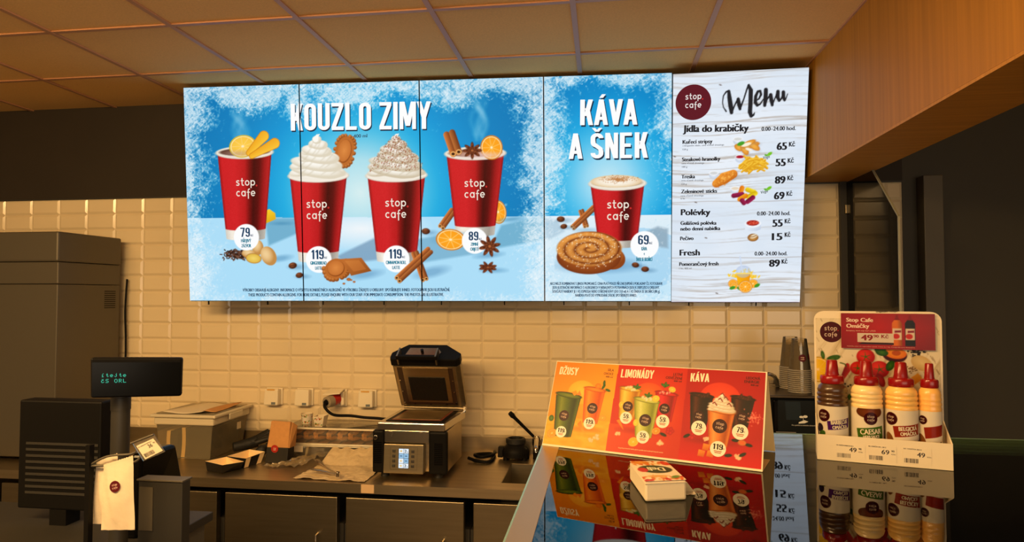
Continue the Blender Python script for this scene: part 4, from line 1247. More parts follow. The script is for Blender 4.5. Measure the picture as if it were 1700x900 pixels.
def ink_only(name, m, parent, L, fmap):
    cvx = Canvas(-1, -1, 1, 1, 2)
    V, C, F, n = [], [], [], 0
    for P, f, col, z in L:
        V.append(fmap(P[:, 0], P[:, 1], np.full(len(P), z))); C.append(np.repeat(col[None], len(P), 0)); F += [tuple(i + n for i in q) for q in f]; n += len(P)
    V = np.concatenate(V); C = np.concatenate(C)
    me = bpy.data.meshes.new(name)
    me.from_pydata((V - np.array(org(parent))[None]).tolist(), [], F)
    at = me.color_attributes.new('ink', 'FLOAT_COLOR', 'POINT')
    at.data.foreach_set('color', np.concatenate([C, np.ones((len(C), 1))], 1).astype(np.float32).ravel())
    me.materials.append(m)
    o = bpy.data.objects.new(name, me); COL.objects.link(o); o.parent = parent
    return o
ink_only('round_sticker', M_PRINT, t, L, plane_map((1.118, -.4135, .957), (1, -.014, 0), (0, .0, 1)))

# rolls in a lidded tub
t = thing('bread_tub', 'low clear plastic tub of filled rolls with a lid, standing on a second shallow tub', 'tub', (1.37, -.15, CZ + .068))
BZ = CZ + .0685
shell((1.125, -.262), (1.62, -.045), (1.112, -.272), (1.632, -.036), BZ + .012, BZ + .092).build('tub_body', M_CLEAR, t)
MB().box(1.108, 1.636, -.276, -.032, BZ, BZ + .011).build('bottom_rim', M_TUBRIM, t, bevel=.004)
m = MB(); m.box(1.098, 1.646, -.286, -.026, BZ + .092, BZ + .103); m.build('lid', M_CLEAR, t, bevel=.004)
MB().tube([(1.098, -.29, BZ + .098), (1.646, -.29, BZ + .098), (1.650, -.286, BZ + .098), (1.650, -.028, BZ + .098)], .006).build('lid_rim', M_TUBRIM, t)
t2 = thing('shallow_tub', 'shallow clear plastic tub underneath the tub of filled rolls', 'tub', (1.37, -.15, CZ))
shell((1.13, -.258), (1.615, -.05), (1.12, -.264), (1.625, -.042), CZ + .001, CZ + .060).build('tub_body', M_CLEAR, t2)
MB().box(1.114, 1.632, -.272, -.036, CZ + .060, CZ + .068).build('rim', M_TUBRIM, t2, bevel=.003)
MB().box(1.15, 1.215, -.2745, -.272, CZ + .030, CZ + .066).build('paper_tag', M_WPAPER, t2)
rolls = ['filled roll first from the left inside the clear bread tub', 'filled roll second from the left inside the clear bread tub', 'filled roll third from the left inside the clear bread tub', 'filled roll in the middle of the clear bread tub',
         'filled roll third from the right inside the clear bread tub', 'filled roll second from the right inside the clear bread tub', 'filled roll at the right end of the clear bread tub']
rproto = None
for k, lab in enumerate(rolls):
    x = 1.163 + k * .069
    if rproto is None:
        rproto = thing('filled_roll', lab, 'roll', (x, -.15, BZ + .013), 'filled rolls in the clear tub')
        r = rproto
        def half(dz, sg):
            mm = MB()
            pts = [(x - .026, -.245, BZ + .046 + dz), (x - .016, -.215, BZ + .046 + dz), (x, -.15, BZ + .046 + dz), (x + .014, -.085, BZ + .046 + dz), (x + .02, -.06, BZ + .046 + dz)]
            mm.tube(pts, [.008, .021, .025, .021, .008], n=12, smooth=4, flat=1.)
            return mm
        half(-.006, 0).build('lower_bun', M_BREAD, r, smooth=50)
        half(.012, 0).build('upper_bun', M_BREAD, r, smooth=50)
        MB().tube([(x - .016, -.232, BZ + .049), (x + .006, -.15, BZ + .049), (x + .022, -.07, BZ + .049)], [.014, .027, .014], n=10, smooth=3).build('filling', M_FILL, r, smooth=50)
    else:
        r = rproto.copy(); COL.objects.link(r); r.location.x = x; r['label'] = lab; r.rotation_euler.z = .08 * math.sin(k * 2.3)
        for ch in list(rproto.children):
            c = ch.copy(); COL.objects.link(c); c.parent = r
# two small printed pots on the lid
LZ = BZ + .1035
def small_print(cvw, cvh, seed, logo):
    c = Canvas(0, 0, cvw, cvh, 2.0); c.a[:] = (246, 238, 222); rs = np.random.RandomState(seed)
    for k in range(26):
        x = rs.uniform(0, cvw); y = rs.choice([rs.uniform(0, cvh * .35), rs.uniform(cvh * .7, cvh)])
        c.ell((x, y), rs.uniform(2, 5), rs.uniform(2, 4), rs.uniform(0, 90), [(90, 140, 50), (200, 60, 30), (230, 160, 60), (120, 160, 60)][rs.randint(4)])
    L = []
    if logo: disc(L, (cvw * .16, cvh * .5), 8, (70, 18, 26), 20)
    return c, L
t = thing('sauce_pot', 'small round white printed pot, left one on the bread tub lid', 'pot', (1.19, -.17, LZ))
MB().lathe([(.028, 0), (.034, .056), (.0355, .058), (.0335, .058), (.028, .004), (0, .004)], (1.19, -.17, LZ), 28).build('pot_wall', M_WPAPER, t, smooth=40)
c_, L_ = small_print(78, 50, 2, True)
def wrap(cx, cy, z0, r0, r1, h, mid, scale=1.):
    def f(x, y, z):
        r = r0 + (r1 - r0) * y / h + .0004 + z * .0003
        a = mid + (x * .001 - scale) / r0
        return np.stack([cx + r * np.cos(a), cy + r * np.sin(a), z0 + y * .001], -1)
    return f
ink_mesh('printed_label', M_PRINT, t, c_, L_, wrap(1.19, -.17, LZ + .003, .0283, .0335, 50, -1.35, .039))
t = thing('carton_cup', 'small square white printed cup, right one on the bread tub lid', 'pot', (1.30, -.23, LZ))
m = MB(); m.add([(1.277, -.255, LZ), (1.322, -.255, LZ), (1.322, -.205, LZ), (1.277, -.205, LZ), (1.270, -.263, LZ + .056), (1.334, -.261, LZ + .060), (1.334, -.196, LZ + .060), (1.270, -.198, LZ + .056)], [(3, 2, 1, 0), (0, 1, 5, 4), (1, 2, 6, 5), (2, 3, 7, 6), (3, 0, 4, 7)])
m.build('cup_wall', M_WPAPER, t, solid=.0015)
c_, L_ = small_print(44, 46, 7, False)
ink_mesh('printed_panel', M_PRINT, t, c_, L_, plane_map((1.278, -.2575, LZ + .006), (1, 0, 0), (0, -.11, .99)))

# clear film and parchment, tongs
def crumple(P, nu, nv, amp, seed, rise):
    a, b, c, d = (np.array(p, float) for p in P)
    def fn(u, v):
        p = a * (1 - u) * (1 - v) + b * u * (1 - v) + c * u * v + d * (1 - u) * v
        n = float(fbm(np.array([u * 10.]), np.array([v * 10.]), 3.2, 3.2, seed, 4)[0])
        n2 = abs(float(fbm(np.array([u * 10. + 30]), np.array([v * 10.]), 2, 2, seed + 3, 3)[0]) - .5) * 2
        return (p[0] + (n - .5) * amp * .5, p[1], max(p[2], CZ + .0015) + rise(u, v) + amp * n2)
    return MB().grid(fn, nu, nv)
o = crumple([(1.09, -.53, CZ + .002), (1.30, -.50, CZ + .002), (1.38, -.30, CZ + .002), (1.265, -.44, CZ + .002)], 46, 30, .03, 3, lambda u, v: .028 * v).build('plastic_bag', M_FILM, smooth=30)
tag(o, 'crumpled empty clear plastic bag between the brown paper bag and the parchment', 'plastic bag')
o = crumple([(1.362, -.698, CZ + .002), (1.742, -.712, CZ + .002), (1.742, -.295, CZ + .002), (1.40, -.295, CZ + .002)], 70, 60, .014, 8,
            lambda u, v: .062 * max(0, (v - .66) / .34) ** .9 + .014 * max(0, v - .6) * math.sin(u * 30)).build('parchment_sheet', M_PARCH, smooth=40)
tag(o, 'crumpled beige parchment sheet curling up beside the sandwich press', 'paper')
t = thing('serving_tongs', 'short steel serving tongs lying open on the parchment sheet', 'tongs', (1.50, -.56, CZ + .016))
TZ = CZ + .028
hg = (1.595,-0.688,0.908)
for q, (ex, ey) in enumerate(((1.378,-0.442,0.905)[:2], (1.444,-0.618,0.905)[:2])):
    a = np.array((hg[0], hg[1], TZ)); b = np.array((ex, ey, TZ))
    d = (b - a); L0 = np.linalg.norm(d); d /= L0; nn = np.array((-d[1], d[0], 0))
    m = MB()
    pts = [(a + d * L0 * s + nn * (.006 if q == 0 else -.006) * math.sin(s * 3.1)) for s in np.linspace(0, 1, 7)]
    m.tube(pts, [.007, .007, .006, .006, .009, .014, .012], n=8, flat=.45, smooth=3)
    m.build('arm', M_STEELL, t, smooth=50)
    m = MB(); m.obox(pts[-1] + np.array((0, 0, .001)) + d * .004, d * .020, nn * .016, (0, 0, .002)); m.build('gripper', M_STEELL, t, bevel=.002)
MB().cyl((hg[0], hg[1], TZ - .011), (hg[0], hg[1], TZ + .013), .011).build('hinge', M_CHROME, t, bevel=.002)

# wall sockets
SOCK = [(.905, 'cream wall socket box with closed lid, directly above the brown paper bag'), (1.102, 'cream wall socket box with closed lid above the bread tub, left of the plug'), (1.315, 'cream wall socket box with open lid and a red plug in it'), (1.502, 'cream wall socket box with closed lid, nearest the press')]
M_YEL = mat('yellow_tab', (214, 160, 60), rough=.5); M_BLUE = mat('grey_blue_label', (110, 118, 120), rough=.5)
for k, (x, lab) in enumerate(SOCK):
    t = thing('wall_socket', lab, 'socket', (x, -.009, 1.178), 'power sockets along the tiled wall')
    MB().box(x - .050, x + .056, -.018, -.0092, 1.128, 1.232).build('back_plate', M_WHITEP, t, bevel=.006)
    if k != 2:
        MB().hexa([(x - .048, -.060, 1.130), (x + .044, -.060, 1.130), (x + .047, -.018, 1.130), (x - .047, -.018, 1.130)], [(x - .046, -.052, 1.228), (x + .042, -.052, 1.228), (x + .045, -.018, 1.228), (x - .045, -.018, 1.228)]).build('lid', M_WHITEP, t, bevel=.007)
        if k != 1: MB().box(x - .028, x + .022, -.0545, -.050, 1.2195, 1.2265).build('yellow_tab', M_YEL, t)
        MB().box(x + .004, x + .030, -.061, -.057, 1.136, 1.150).build('rating_label', M_BLUE, t)
    else:
        MB().prism([(x + .028, -.018, 1.14), (x + .05, -.018, 1.14), (x + .05, -.05, 1.14), (x + .03, -.05, 1.14)], (0, 0, .08)).build('socket_well', M_WHITEP, t, bevel=.003)
        MB().hexa([(x - .046, -.019, 1.226), (x + .044, -.019, 1.228), (x + .05, -.112, 1.214), (x - .058, -.108, 1.204)], [(x - .046, -.019, 1.234), (x + .044, -.019, 1.236), (x + .05, -.112, 1.222), (x - .058, -.108, 1.212)]).build('lid', M_WHITEP, t, bevel=.003)
        q = thing('power_plug', 'red and grey power plug with black cable in the open wall socket', 'plug', (x, -.05, 1.178))
        a = np.array((x + .012, -.0185, 1.178)); b = np.array((x - .012, -.082, 1.170)); c = np.array((x - .028, -.122, 1.166))
        MB().cyl(a, b, .034, .033, 22).build('plug_body', M_RED, q, smooth=40, bevel=.003)
        MB().cyl(b, c, .036, .033, 22).build('grey_collar', mat('grey_plastic', (150, 138, 116), rough=.4), q, smooth=40, bevel=.003)
        m = MB()
        m.cyl(c, c + (c - b) * .25, .018, .013, 16)
        m.build('cable_gland', M_BLACK, q, smooth=40)
        c2 = c + (c - b) * .25
        m = MB(); m.tube([c2, c2 + np.array((.01, -.02, -.025)), c2 + np.array((.06, -.015, -.065)), (x + .12, -.11, 1.090), (x + .20, -.10, 1.080), (x + .29, -.09, 1.074), (x + .36, -.09, 1.06), (x + .385, -.10, .98), (x + .385, -.14, .892)], .0085, n=10, smooth=6)
        m.build('cable', M_BLACK, q, smooth=60)

# sandwich press
t = thing('sandwich_press', 'open steel contact grill with raised lid, black corners and small lit display', 'grill', (1.94, -.43, CZ))
PB = CZ + .03
MB().box(1.790, 2.128, -.585, -.245, PB, 1.115).build('body', M_STEEL, t, bevel=.003)
for sx0, sx1, nm in ((1.748, 1.808, 'left_front_corner'), (2.040, 2.134, 'right_front_corner')):
    o = MB().box(sx0, sx1, -.622, -.5855 if sx0 > 2 else -.48, PB - .004, 1.118).build('corner_cover', M_BLACK, t, bevel=.010)
    x0 = sx0 + (.008 if sx0 < 2 else .03)
    for k in range(12):
        MB().box(x0, x0 + .042, -.6235, -.6218, .955 + k * .0092, .9595 + k * .0092).build('vent_slot', M_BLACKG, o)
MB().cyl((1.768, -.622, 1.085), (1.768, -.634, 1.085), .0115, n=20).build('power_button', M_CHROME, t, smooth=40, bevel=.002)
o = MB().box(1.8085, 2.0395, -.612, -.5855, 1.058, 1.118).build('latch_plate', M_STEELL, t, bevel=.002)
for x in (1.842, 1.998):
    m = MB(); m.box(x - .008, x + .008, -.622, -.612, 1.098, 1.113); m.box(x - .004, x + .004, -.619, -.612, 1.086, 1.098)
    m.build('latch', M_STEELL, o)
pa = MB().hexa([(1.8085, -.632, PB - .002), (2.016, -.632, PB - .002), (2.016, -.5857, PB - .002), (1.8085, -.5857, PB - .002)], [(1.8085, -.622, 1.052), (2.016, -.622, 1.052), (2.016, -.5857, 1.052), (1.8085, -.5857, 1.052)]).build('control_panel', M_STEELD, t, bevel=.004)
un = np.array((0, .010 / .144, 1.)); un /= np.linalg.norm(un)
pm = plane_map((1.8085, -.6322, PB - .002), (1, 0, 0), un)
L = []
slab(L, [(78, 26), (132, 26), (132, 124), (78, 124)], (20, 24, 30), .2)
for r in range(4):
    for q in range(2):
        x0, y0 = 80 + q * 26, 28 + (3 - r) * 24
        bl = (r in (1,)) or (r == 2 and q == 1)
        slab(L, [(x0, y0), (x0 + 24.5, y0), (x0 + 24.5, y0 + 22.5), (x0, y0 + 22.5)], (150, 190, 220) if bl else (232, 240, 246), .4)
        if q == 1 and r in (0, 3): T(L, '2', (x0 + 3, y0 + 4), (x0 + 14, y0 + 4), 14, (20, 40, 60), 1.5, z=.7); T(L, 'A', (x0 + 16, y0 + 4), (x0 + 22, y0 + 4), 6, (20, 40, 60), .6, z=.7)
        elif bl: slab(L, [(x0 + 6, y0 + 9), (x0 + 18, y0 + 9), (x0 + 18, y0 + 13), (x0 + 6, y0 + 13)], (50, 80, 110), .7)
        else:
            disc(L, (x0 + 12, y0 + 11), 6, (226, 180, 90), 12, .6, 4)
            if r > 0: disc(L, (x0 + 13, y0 + 12), 3, (250, 226, 160), 10, .8, 2)
ink_only('lit_display', M_LIT, pa, L, pm)
L = []
ol = [(36, 20), (174, 20), (176, 130), (36, 130)]
for a, b in ((0, 1), (1, 2), (2, 3), (3, 0)):
    d = np.array(ol[b], float) - ol[a]; nn = np.array((-d[1], d[0])) / np.linalg.norm(d) * .5
    slab(L, [ol[a] + nn, ol[a] - nn, ol[b] - nn, ol[b] + nn], (60, 54, 44), .2)
ink_only('outline_print', M_PRINT, pa, L, pm)
for r in range(4):
    for x in (54, 152):
        y = 38 + r * 24
        p = pm(np.array([x - 8., x + 8, x + 8, x - 8]), np.array([y - 7., y - 7, y + 7, y + 7]), np.array([.1] * 4))
        q = p + np.array((0, -.003, 0))
        MB().hexa([p[0], p[1], p[2], p[3]], [q[0], q[1], q[2], q[3]]).build('button', M_DGREY, pa, bevel=.0015)
for x in (1.80, 2.08):
    for y in (-.57, -.29): MB().cyl((x, y, CZ + .0005), (x, y, PB), .022, .019, 18).build('foot', M_RUBBER, t, smooth=40)
# lower plate
MB().hexa([(1.772, -.618, 1.1185), (2.122, -.618, 1.1185), (2.150, -.236, 1.1185), (1.778, -.236, 1.1185)], [(1.772, -.618, 1.158), (2.122, -.618, 1.158), (2.146, -.236, 1.160), (1.778, -.236, 1.160)]).build('plate_frame', M_STEELL, t, bevel=.006)
lp = MB().box(1.806, 2.112, -.585, -.255, 1.1585, 1.1615).build('seal', M_BLACK, t)
M_REDGL = mat('red_teflon_edge', (120, 52, 34), rough=.35)
MB().box(1.830, 2.090, -.558, -.282, 1.1616, 1.1632).build('red_border', M_REDGL, lp)
MB().box(1.842, 2.078, -.546, -.294, 1.1633, 1.1655).build('heating_plate', mat('worn_hotplate', (142, 118, 76), rough=.35, metal=.6, noise=(14, .3)), lp)
# raised lid: u runs up the lid from the hinge, n is its outer side
H0 = np.array((0, -.245, 1.178)); LU = np.array((0, -.185, .275)); LL = .335; LU = LU / np.linalg.norm(LU); LN = np.array((0, LU[2], -LU[1]))
lw = lambda x, u, n: np.array((x, 0, 0)) + H0 + LU * u + LN * n
prof = [(1.784, 0), (2.128, 0), (2.150, .02), (2.150, .055), (2.060, .125), (1.850, .125), (1.775, .055), (1.775, .02)]
lid = MB().prism([lw(x, 0, n) for x, n in prof], LU * (LL - .045)).build('lid_shell', M_STEELD, t, bevel=.004)
# black end cap with a recess for the handle
MB().prism([lw(x, LL - .044, n) for x, n in [(1.776, -.001), (2.136, -.001), (2.154, .02), (2.154, .057), (2.062, .129), (1.848, .129), (1.771, .057), (1.771, .02)]], LU * .046).build('end_cap', M_BLACK, lid, bevel=.005)
MB().prism([lw(x, LL + .0025, n) for x, n in [(1.850, .028), (2.03, .028), (2.045, .06), (2.02, .095), (1.865, .095)]], LU * .002).build('recess_plate', mat('copper_tinted_steel', (150, 112, 78), rough=.25, metal=1), lid)
MB().cyl(lw(1.94, LL + .004, .062), lw(1.94, LL + .02, .062), .008).build('knob', M_BLACKG, lid, smooth=40)
h = MB()
for x in (1.826, 2.034):
    h.obox(lw(x, LL + .014, .012), (.004, 0, 0), LU * .030, LN * .035)
h.build('handle_bracket', M_STEELD, lid)
MB().obox(lw(1.93, LL + .030, -.016), (.112, 0, 0), LU * .012, LN * .010).build('handle_bar', M_BLACK, lid, bevel=.004)
# inner face
def face(x0, x1, u0, u1, th, nm, m_, par, lift=.0):
    return MB().prism([lw(x0, u0, -lift - .0003), lw(x1, u0, -lift - .0003), lw(x1, u1, -lift - .0003), lw(x0, u1, -lift - .0003)], -LN * th).build(nm, m_, par)
fr = face(1.790, 2.124, .006, .29, .003, 'inner_frame', M_STEEL, lid)
face(1.805, 2.110, .022, .284, .002, 'gasket', mat('dark_brown_gasket', (54, 36, 24), rough=.4), fr, .003)
face(1.836, 2.086, .040, .284, .003, 'plate_surround', M_STEEL, fr, .005)
rb = face(1.860, 2.062, .056, .222, .003, 'ribbed_plate', mat('black_grill', (16, 15, 14), rough=.45), fr, .008)
for k in range(26):
    x = 1.866 + k * .0075
    MB().prism([lw(x, .060, -.0115), lw(x + .0032, .060, -.0115), lw(x + .0032, .218, -.0115), lw(x, .218, -.0115)], -LN * .002).build('rib', mat('grill_rib', (30, 28, 26), rough=.4) if k == 0 else bpy.data.materials['grill_rib'], rb)
for x, u in ((1.812, .04), (1.815, .12), (1.812, .20), (2.104, .04), (2.102, .12), (2.104, .20), (1.87, .03), (1.96, .03), (2.05, .03)):
    MB().cyl(lw(x, u, -.0085), lw(x, u, -.0125), .0042, n=10).build('screw', M_CHROME, fr)
MB().cyl((1.80, -.245, 1.172), (2.14, -.245, 1.172), .008).build('hinge_rod', M_STEELD, t, smooth=40)
m = MB(); m.box(2.138, 2.156, -.262, -.238, 1.150, 1.186); m.build('hinge_bracket', M_CHROME, t, bevel=.003)

# cable coil behind the press
o = MB().tube([(2.165, -.24, .90), (2.22, -.27, CZ + .012), (2.275, -.275, CZ + .010), (2.295, -.22, CZ + .010), (2.29, -.13, CZ + .012), (2.26, -.10, CZ + .014), (2.19, -.14, CZ + .016), (2.2, -.21, CZ + .026), (2.24, -.24, CZ + .028), (2.285, -.2, CZ + .028), (2.29, -.1, CZ + .02), (2.28, -.045, CZ + .012)], .009, n=10, smooth=6).build('power_cable', M_BLACK, smooth=60)
tag(o, 'black power cable coiled on the worktop right of the press', 'cable')

# rinser and mixer tap beside the sink
t = thing('pitcher_rinser', 'black plastic rinser base with a ring on top beside the sink', 'rinser', (2.418, -.15, CZ))
cx, cy = 2.418, -.15
MB().lathe([(.076, .02), (.079, .045), (.072, .062), (.060, .075), (.050, .085)], (cx, cy, CZ), 28).build('base', M_BLACK, t, smooth=35)
for a in (2.6, 3.7, 5.7, .3): MB().cyl((cx + .062 * math.cos(a), cy + .062 * math.sin(a), CZ + .0005), (cx + .062 * math.cos(a), cy + .062 * math.sin(a), CZ + .03), .014, .016, 12).build('foot', M_BLACK, t, smooth=40)
MB().lathe([(.050, .085), (.056, .092), (.056, .112), (.050, .118), (.040, .118), (.040, .09), (0, .09)], (cx, cy, CZ), 28).build('ring', M_RUBBER, t, smooth=35)
MB().hexa([(cx - .10, cy - .03, CZ + .012), (cx - .07, cy - .03, CZ + .012), (cx - .07, cy + .03, CZ + .012), (cx - .10, cy + .03, CZ + .012)], [(cx - .098, cy - .02, CZ + .07), (cx - .06, cy - .02, CZ + .07), (cx - .06, cy + .02, CZ + .07), (cx - .098, cy + .02, CZ + .07)]).build('lug', M_BLACK, t, bevel=.006)
t = thing('mixer_tap', 'chrome tap with a long black lever handle at the sink', 'tap', (2.60, -.13, CZ))
b = (2.533,-0.130,0.988); e_ = (2.399,-0.200,1.138)
b = np.array(b); e_ = np.array(e_)
MB().cyl((b[0], -.13, CZ + .0005), (b[0], -.13, b[2] - .03), .021, n=20).build('column', M_BLACK, t, smooth=40)
MB().lathe([(.024, -.03), (.026, -.01), (.026, .012), (.018, .024), (0, .026)], b, 22).build('chrome_cap', M_CHROME, t, smooth=50)
d = e_ - b
MB().tube([b + d * .12, b + d * .5, b + d * .85, b + d * .95, b + d * 1.06], [.008, .009, .010, .015, .012], n=12, smooth=3).build('lever', M_BLACK, t, smooth=60)
MB().tube([(b[0], -.15, .99), (b[0] + .01, -.23, 1.01), (b[0] + .015, -.32, .99), (b[0] + .015, -.335, .965)], .012, n=12, smooth=5).build('spout', M_CHROME, t, smooth=60)

# black touch-screen machine with cup stacks
t = thing('drinks_machine', 'black drinks machine with a glossy touch screen below the clear cup stacks', 'machine', (3.78, -.45, CZ))
A = (3.671,-0.700,1.161); Bq = (3.850,-0.700,1.333)
zx0, zx1, zz0, zz1 = A[0], Bq[0] + .02, A[2], Bq[2]
MB().box(zx0 - .06, zx1 + .13, -.665, -.14, CZ + .02, zz1 - .002).build('body', M_BLACK, t, bevel=.006)
MB().box(zx0 - .075, zx1 + .14, -.69, -.13, zz1 - .002, zz1 + .010).build('top_plate', mat('dark_steel_plate', (84, 70, 52), rough=.3, metal=.9), t, bevel=.003)
for x in (zx0 - .02, zx1 + .08):
    for y in (-.6, -.2): MB().cyl((x, y, CZ + .0005), (x, y, CZ + .022), .02).build('foot', M_RUBBER, t)
s_ = MB().box(zx0 + .006, zx1 + .03, -.686, -.6655, zz0 - .012, zz1 - .012).build('touch_screen', M_BLACKG, t, bevel=.004)
L = []
gw = 1000 * (zx1 - zx0)
slab(L, [(18, 12), (gw - 6, 12), (gw - 6, 172), (18, 172)], (18, 22, 22), .2)
slab(L, [(54, 84), (120, 84), (116, 166), (50, 166)], (32, 42, 50), .3)
for y in (12, 26): slab(L, [(8, y), (96, y), (96, y + 2.5), (8, y + 2.5)], (150, 146, 134), .35)
gx, gy = 128, 76
disc(L, (gx - 8, gy + 22), 9, (226, 226, 220), 16, .5, 5); disc(L, (gx + 9, gy + 24), 10, (226, 226, 220), 16, .5, 6)
slab(L, [(gx - 20, gy - 2), (gx + 4, gy + 8), (gx + 22, gy + 2), (gx + 6, gy - 6), (gx - 20, gy - 8)], (226, 226, 220), .5)
slab(L, [(gx - .8, gy + 8), (gx + .8, gy + 8), (gx + .8, gy + 22), (gx - .8, gy + 22)], (226, 226, 220), .5)
T(L, 'Pro spuštění se dotkněte obrazovky', (78, 58), (184, 58), 5, (190, 190, 184), .3)
ink_only('screen_image', M_PRINTG, s_, L, plane_map((zx0 + .006, -.6862, zz0 - .012), (1, 0, 0), (0, 0, 1)))
TP = zz1 + .0102
t = thing('dome_lid', 'clear plastic dome lid resting on the black machine left of the cup stacks', 'lid', (3.720,-0.400,1.305))
p = org(t); 
MB().lathe([(.056, 0), (.059, .006), (.054, .012), (.052, .036), (.040, .058), (.024, .068), (.016, .070)], (p.x, p.y, TP), 28, cap=False).build('dome', M_CUP, t, smooth=50)
t.location.z = TP
for c in t.children: c.location.z = 0
for c in t.children:
    for v in c.data.vertices: v.co.z += p.z - TP
M_CUPRIM = clear_mat('cup_rim_plastic', (214, 200, 176), body=.45, body_col=(214, 204, 184), rough=.1)
cupproto = None
def stack(px, py, n, which):
    global cupproto
    for k in range(n):
        z = TP + .0002 + .0092 * k
        if k == n - 1: lab = 'clear plastic cup on top of the %s stack on the black machine' % which
        elif k == 0: lab = 'clear plastic cup at the bottom of the %s stack on the black machine' % which
        else: lab = 'clear plastic cup inside the %s stack, rim number %d from the machine top' % (which, k + 1)
        if cupproto is None:
            cupproto = thing('plastic_cup', lab, 'cup', (px, py, z), 'clear plastic cups stacked upside down')
            MB().lathe([(.049, .007), (.0335, .150), (.031, .152), (0, .150)], (px, py, z), 28, cap=False).build('cup_wall', M_CUP, cupproto, smooth=40)
            MB().lathe([(.0495, .0005), (.0535, .0015), (.0535, .0055), (.0495, .0070)], (px, py, z), 28, cap=False).build('rim', M_CUPRIM, cupproto, smooth=40)
            r = cupproto
        else:
            r = cupproto.copy(); COL.objects.link(r); r.location = (px, py, z); r['label'] = lab
            for ch in list(cupproto.children):
                c = ch.copy(); COL.objects.link(c); c.parent = r
        if k == n - 1:
            L = []
            disc(L, (24, 62), 17, (84, 26, 34), 28, rings=7); disc(L, (66, 66), 15, (84, 26, 34), 28, rings=7)
            TC(L, 'stop', (24, 66), 16, 5, (226, 200, 180), .7, z=.9); TC(L, 'cafe', (24, 57), 16, 5, (226, 200, 180), .7, z=.9)
            def cm(x, y, zz, px=px, py=py, z=z):
                r = .049 - (.0155) * (y * .001 - .007) / .143 + .0003 + zz * .0005
                a = -2.1 + x * .001 / .042
                return np.stack([px + r * np.cos(a), py + r * np.sin(a), z + y * .001], -1)
            ink_only('round_print', M_PRINT, r, L, cm)
f1 = (3.825,-0.570,1.324); f2 = (3.819,-0.450,1.320)
stack(f1[0], -.57, 12, 'front')
stack(f2[0], -.44, 12, 'rear')

# ------------------------------------------------------------------ glass partition at the right
t = thing('glass_partition', 'smoked glass partition with a slanted upper corner fixed to the right tiled wall', 'partition', (4.237, -.3, .88))
pg = [(4.235, -.012, .885), (4.235, -.66, .885), (4.235, -.66, 2.16), (4.235, -.385, 2.42), (4.235, -.012, 2.42)]
MB().prism(pg, (.007, 0, 0)).build('pane', M_GLASSD, t)
eb = MB()
for a, b in ((1, 2), (2, 3)):
    A_, B_ = np.array(pg[a]), np.array(pg[b])
    d = norm(B_ - A_); nn = np.cross(d, (1, 0, 0))
    eb.obox((A_ + B_) / 2 + np.array((.0035, 0, 0)), (.0042, 0, 0), nn * .0035, (B_ - A_) / 2)
eb.build('polished_edge', mat('pale_glass_edge', (150, 146, 120), rough=.25), t)
MB().box(4.229, 4.2345, -.024, -.015, .885, 2.42).build('channel', M_STEELL, t)
MB().box(4.222, 4.250, -.05, -.012, 2.245, 2.295).build('clip', M_STEELD, t, bevel=.003)

# ------------------------------------------------------------------ glass display case
GZ = 1.431
t = thing('display_case', 'glass topped food display case in the right foreground', 'display case', (3.5, -2.5, 0))
MB().box(2.757, 4.35, -3.05, -1.995, GZ - .008, GZ).build('glass_top', M_GLASS, t)
MB().box(2.757, 2.763, -3.03, -2.0, .96, GZ - .0085).build('side_pane', M_GLASS, t)
e2 = MB()
e2.box(2.7535, 2.7568, -3.05, -1.995, GZ - .014, GZ + .0008); e2.box(2.7568, 4.35, -1.9945, -1.991, GZ - .014, GZ + .0008)
e2.build('edge_trim', M_GEDGE, t)
MB().box(2.757, 2.797, -3.05, -1.995, GZ + .0002, GZ + .0012).build('border_strip', mat('satin_border_strip', (150, 128, 86), rough=.35, metal=.5), t)
m = MB()
for x, y in ((2.77, -2.01), (4.33, -2.01), (2.77, -3.03), (4.33, -3.03)): m.box(x - .008, x + .008, y - .008, y + .008, .96, GZ - .0085)
m.build('corner_posts', M_STEELL, t)
MB().box(2.775, 4.32, -3.0, -2.03, 1.215, 1.221).build('glass_shelf', M_GLASS, t)
MB().box(2.75, 4.35, -3.05, -1.99, .80, .96).build('display_floor', mat('warm_board', (206, 160, 92), rough=.45, noise=((2, 30, 2), .12)), t)
MB().box(2.77, 4.33, -3.02, -2.0, .0, .80).build('cabinet_body', M_DGREY, t)
MB().box(2.775, 4.32, -2.06, -2.03, GZ - .035, GZ - .012).build('light_rail', M_STEELL, t)
ll = area_light('display_case_lamp', (3.5, -2.08, GZ - .04), (0, 0, 0), 1.3, .02, 9, (1, .66, .28))

# ------------------------------------------------------------------ tent poster on the glass
TBL = np.array((2.757, -2.222, GZ + .0012)); TBR = np.array((3.238, -2.405, GZ + .0012))
TE = (TBR - TBL) / np.linalg.norm(TBR - TBL); TNB = np.array((-TE[1], TE[0], 0)); TU = norm(TNB * .41 + np.array((0, 0, .912)))
TW = 514.6
t = thing('tent_poster', 'folded card tent poster of cold drinks in orange and red standing on the display case', 'poster', tuple(TBL))
pc = Canvas(0, 0, 511, 213, 1.25)
L = []
X, Y = pc.X, pc.Y
x1 = np.interp(Y, [4, 209], [(163.8,3.8)[0], (167.9,208.8)[0]]); x2 = np.interp(Y, [2, 211], [(336.0,1.9)[0], (338.3,211.0)[0]])
fl = 70
p1 = mixc((232, 134, 16), (250, 182, 40), np.clip((X / 170 * .5 + (1 - abs(Y - 110) / 110) * .6), 0, 1))
p1 = np.where((Y < fl)[..., None], mixc((246, 178, 40), (250, 196, 70), np.clip(fbm(X, Y, 18, 8, 4) * 1.6 - .4, 0, 1)), p1)
p2 = mixc((206, 46, 28), (236, 110, 40), np.clip((1 - abs(X - 262) / 90) * (1 - abs(Y - 100) / 120), 0, 1))
